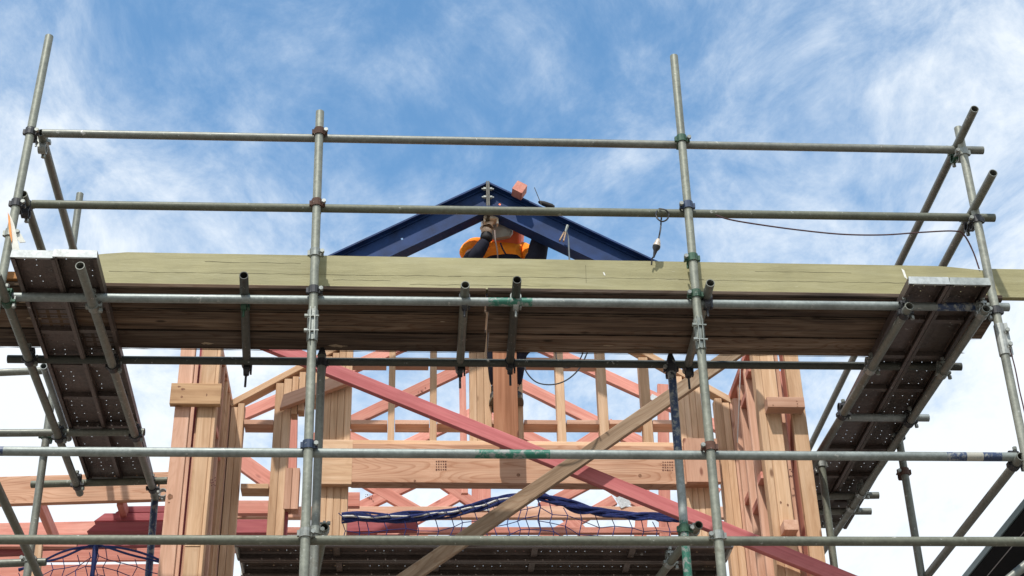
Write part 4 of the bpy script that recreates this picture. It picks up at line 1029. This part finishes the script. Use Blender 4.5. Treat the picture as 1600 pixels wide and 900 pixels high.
def worker():
    W = empty('person', at(789, 640, 9.38), 'welder in orange and navy work clothes and a mask, arms raised under the blue rafters', 'person')
    pel = at(790, 520, 9.40); spine = at(790, 470, 9.42); chest = at(791, 412, 9.40); nb = at(790, 385, 9.36); head = at(789, 353.5, 9.28)
    sL, sR = at(742, 384, 9.34), at(822, 392, 9.36)
    eL, eR = at(731, 414, 9.18), at(838, 414, 9.20)
    wL, wR = at(760, 374, 9.10), at(846, 368, 9.19)
    hL, hR = at(762, 362, 9.06), at(849, 335, 9.19)
    hipL, hipR = at(778, 525, 9.42), at(803, 525, 9.42)
    kL, kR = at(776, 572, 9.46), at(806, 575, 9.46)
    aL, aR = at(777, 612, 9.53), at(803, 612, 9.53); aL.z = aR.z = SOLEZ + .125
    skin_obj('body', [[(pel, .12), (spine, .115), (chest, .13), (nb, .07), (head, .075), (head + ZA * .10, .06)],
                      [(chest, .13), (sL, .055), (eL, .042), (wL, .026)], [(chest, .13), (sR, .055), (eR, .042), (wR, .03), (hR, .028)],
                      [(pel, .12), (hipL, .08), (kL, .052), (aL, .036)], [(pel, .12), (hipR, .08), (kR, .052), (aR, .036)]], SKIN, W)
    # jacket: orange yoke above navy
    hem = at(790, 500, 9.41)
    J = skin_obj('jacket', [[(hem, .145), (spine, .145), (at(791, 418, 9.39), .165), (at(791, 396, 9.36), .12), (nb, .082)],
                        [(at(791, 396, 9.36), .12), (sL + V((.0, 0, .0)), .080), (at(729, 400, 9.27), .080)],
                        [(at(791, 396, 9.36), .12), (sR, .075), (at(833, 405, 9.28), .070)]], [NAVYC, ORANGE], W)
    # colour the yoke by height and side: a real two colour cloth, split by a line across the chest
    m, t, b = mat_base('two_tone_work_jacket')
    tcn = t.nodes.new('ShaderNodeTexCoord'); sp = t.nodes.new('ShaderNodeSeparateXYZ'); t.links.new(tcn.outputs['Object'], sp.inputs[0])
    zline = at(790, 394, 9.25).z - hem.z - .016
    nz = N(t, 'ShaderNodeTexNoise', ins={'Scale': 9.0, 'Detail': 2.0}); t.links.new(tcn.outputs['Object'], nz.inputs['Vector'])
    h = math_n(t, 'MULTIPLY_ADD', nz.outputs['Fac'], .03, sp.outputs[2]); 
    g_ = math_n(t, 'GREATER_THAN', h, zline)
    cc = mixc(t, g_, (.014, .015, .026), mixc(t, nz.outputs['Fac'], (1.0, .16, .012), (1.0, .42, .03))); t.links.new(cc, b.inputs['Base Color']); b.inputs['Roughness'].default_value = .8; b.inputs['Specular IOR Level'].default_value = .2
    bump(t, b, nz.outputs['Fac'], 1.0, .05)
    J.data.materials.clear(); J.data.materials.append(m); J.data.materials.append(m)
    skin_obj('sleeve', [[(at(742, 400, 9.25), .070), (eL, .062), (at(748, 393, 9.12), .052), (wL, .040)]], NAVYC, W)
    skin_obj('sleeve', [[(at(828, 402, 9.25), .078), (eR, .080), (at(840, 392, 9.18), .076), (wR, .062), (at(848, 352, 9.19), .042)]], NAVYC, W)
    skin_obj('trousers', [[(at(790, 505, 9.41), .13), (pel, .13), (hipL, .095), (kL, .066), (aL + ZA * .03, .052)], [(pel, .13), (hipR, .095), (kR, .066), (aR + ZA * .03, .052)]], NAVYC, W, root=1)
    tt = at(790, 396, 9.19); b2 = bmesh.new()
    # zip flap and shoulder seam
    cab = [at(782, 380, 9.16), at(785, 388, 9.15), at(790, 397, 9.15)]
    bm_obj('zip', cable_mesh([smooth_path(cab)], .006, 6), NAVYC, W, True)
    # boots
    for (a, s) in ((aL, -1), (aR, 1)):
        toe_ = a + V((s * .03, -.10, -.075)); heel = a + V((0, .05, -.075))
        skin_obj('boot', [[(a + ZA * .07, .050), (a + ZA * .0, .046), (a + V((0, .005, -.055)), .045), (a + V((s * .015, -.06, -.070)), .042), (toe_, .036)]], BOOT, W, 2)
        b2 = bmesh.new(); f = [(-.045, .07), (.045, .07), (.048, -.06), (.03, -.15), (-.03, -.15), (-.048, -.06)]
        A = [b2.verts.new(a + V((x + s * .012, y, -.125))) for x, y in f]; B = [b2.verts.new(a + V((x + s * .012, y, -.103))) for x, y in f]
        b2.faces.new(A[::-1]); b2.faces.new(B)
        for i in range(6): b2.faces.new((A[i], A[(i + 1) % 6], B[(i + 1) % 6], B[i]))
        bm_obj('boot_sole', b2, SOLE, W)
    # gloves with fingers
    def glove(w0, pdir, pn, tdir, m, curl, name='glove'):
        x = pdir.normalized(); n = (pn - x * pn.dot(x)).normalized(); y = n.cross(x)
        pm = w0 + x * .075
        chains = [[(w0, .034), (w0 + x * .035, .034), (pm, .032)]]
        for k, (off, ln) in enumerate(((-.033, .062), (-.011, .072), (.011, .068), (.033, .052))):
            base = w0 + x * .098 + y * off; a1 = base + (x * math.cos(curl) + n * math.sin(curl)) * ln * .5; a2 = a1 + (x * math.cos(curl * 2) + n * math.sin(curl * 2)) * ln * .38; a3 = a2 + (x * math.cos(curl * 3) + n * math.sin(curl * 3)) * ln * .3
            chains.append([(pm, .032), (base, .0135), (a1, .0125), (a2, .0115), (a3, .010)])
        tb = w0 + x * .04 + y * .03 * tdir
        chains.append([(w0 + x * .035, .034), (tb, .016), (tb + (x * .7 + y * tdir * .6 + n * .4) * .035, .0135), (tb + (x * .9 + y * tdir * .2 + n * .8) * .062, .011)])
        return skin_obj(name, chains, m, W, 2)
    glove(wL + V((.004, -.008, .035)), V((.10, -.06, 1)), V((.3, 1, 0)), -1, GLOVE, .75)
    cf = skin_obj('cuff', [[(wL - V((.005, 0, .02)), .050), (wL + V((.002, -.004, .02)), .046), (wL + V((.006, -.006, .055)), .040)]], GLOVED, W)
    glove(wR + V((.0, .0, .08)), V((.0, -.05, 1)), V((0, -1, .1)), 1, GLOVED, .95)
    # welding helmet: coral shell with a grey face shield and dark lens
    def hull(name, rows, m, sm=True):
        bm = bmesh.new(); prev = None
        for (z, hw, y0, y1) in rows:
            n = 16; ring = []
            for k in range(n):
                a = 2 * math.pi * k / n; cx_, cy_ = math.cos(a), math.sin(a)
                e = 3.2; rr = (abs(cx_) ** e + abs(cy_) ** e) ** (-1 / e)
                ring.append(bm.verts.new(V((cx_ * rr * hw, (y0 + y1) / 2 + cy_ * rr * (y1 - y0) / 2, z))))
            if prev:
                for k in range(n): bm.faces.new((prev[k], prev[(k + 1) % n], ring[(k + 1) % n], ring[k]))
            else: bm.faces.new(ring[::-1])
            prev = ring
        bm.faces.new(prev)
        rt = Matrix.Translation(head) @ Matrix.Rotation(math.radians(-20), 4, 'Z') @ Matrix.Rotation(math.radians(14), 4, 'X')
        for v in bm.verts: v.co = rt @ v.co
        return bm_obj(name, bm, m, W, sm), rt
    hull('helmet_shell', [(-.19, .100, -.04, .10), (-.08, .118, -.085, .125), (.02, .125, -.10, .14), (.10, .100, -.09, .12), (.16, .07, -.05, .08)], HOOD)
    sh, rt = hull('face_shield', [(-.135, .060, -.155, -.095), (-.11, .082, -.165, -.088), (.02, .092, -.165, -.095), (.10, .088, -.14, -.085)], MASK)
    b2 = bmesh.new(); bm_box(b2, rt @ V((0, -.168, .03)), rt.to_3x3() @ XA, rt.to_3x3() @ ZA, .11, .055, .006); bm_obj('lens', b2, LENS, W)
    # electrode holder and rod in the far hand
    EH = empty('electrode_holder', at(850, 322, 9.0), 'black electrode holder with a thin rod poking above the right rafter', 'welding tool')
    q = at(866, 324, 9.02); lathe('handle', q, V((-1, 0, .42)), [(0, .012), (.02, .019), (.08, .018), (.11, .012), (.12, .004)], GLOVED, EH)
    b2 = bmesh.new(); bm_cyl(b2, at(846, 320, 9.01), at(835, 293, 8.98), .0026, 6); bm_obj('rod', b2, BAREST, EH)
    G = empty('welding_gun', hL, 'pale metal welding torch gripped by the tan glove, its cable hanging down', 'welding tool')
    b2 = bmesh.new(); c = at(767, 342, 9.06); bm_box(b2, c, XA, YA, .095, .05, .022); bm_box(b2, c + V((.045, 0, -.02)), ZA, YA, .06, .04, .012); bm_box(b2, c + V((-.045, 0, -.01)), ZA, YA, .05, .04, .012); bm_obj('head', b2, plain('cream_metal', (.75, .62, .46), .4, .2, .2, 30), G)  # one cream metal colour for the torch head
    bm_obj('cable', cable_mesh([smooth_path([at(773, 360, 9.02), at(774, 375, 9.0), at(777, 392, 9.02), at(778, 410, 9.05), at(779, 440, 9.1)])], .005, 6), plain('rust_cable', (.14, .09, .07), .6), G, True)
worker()
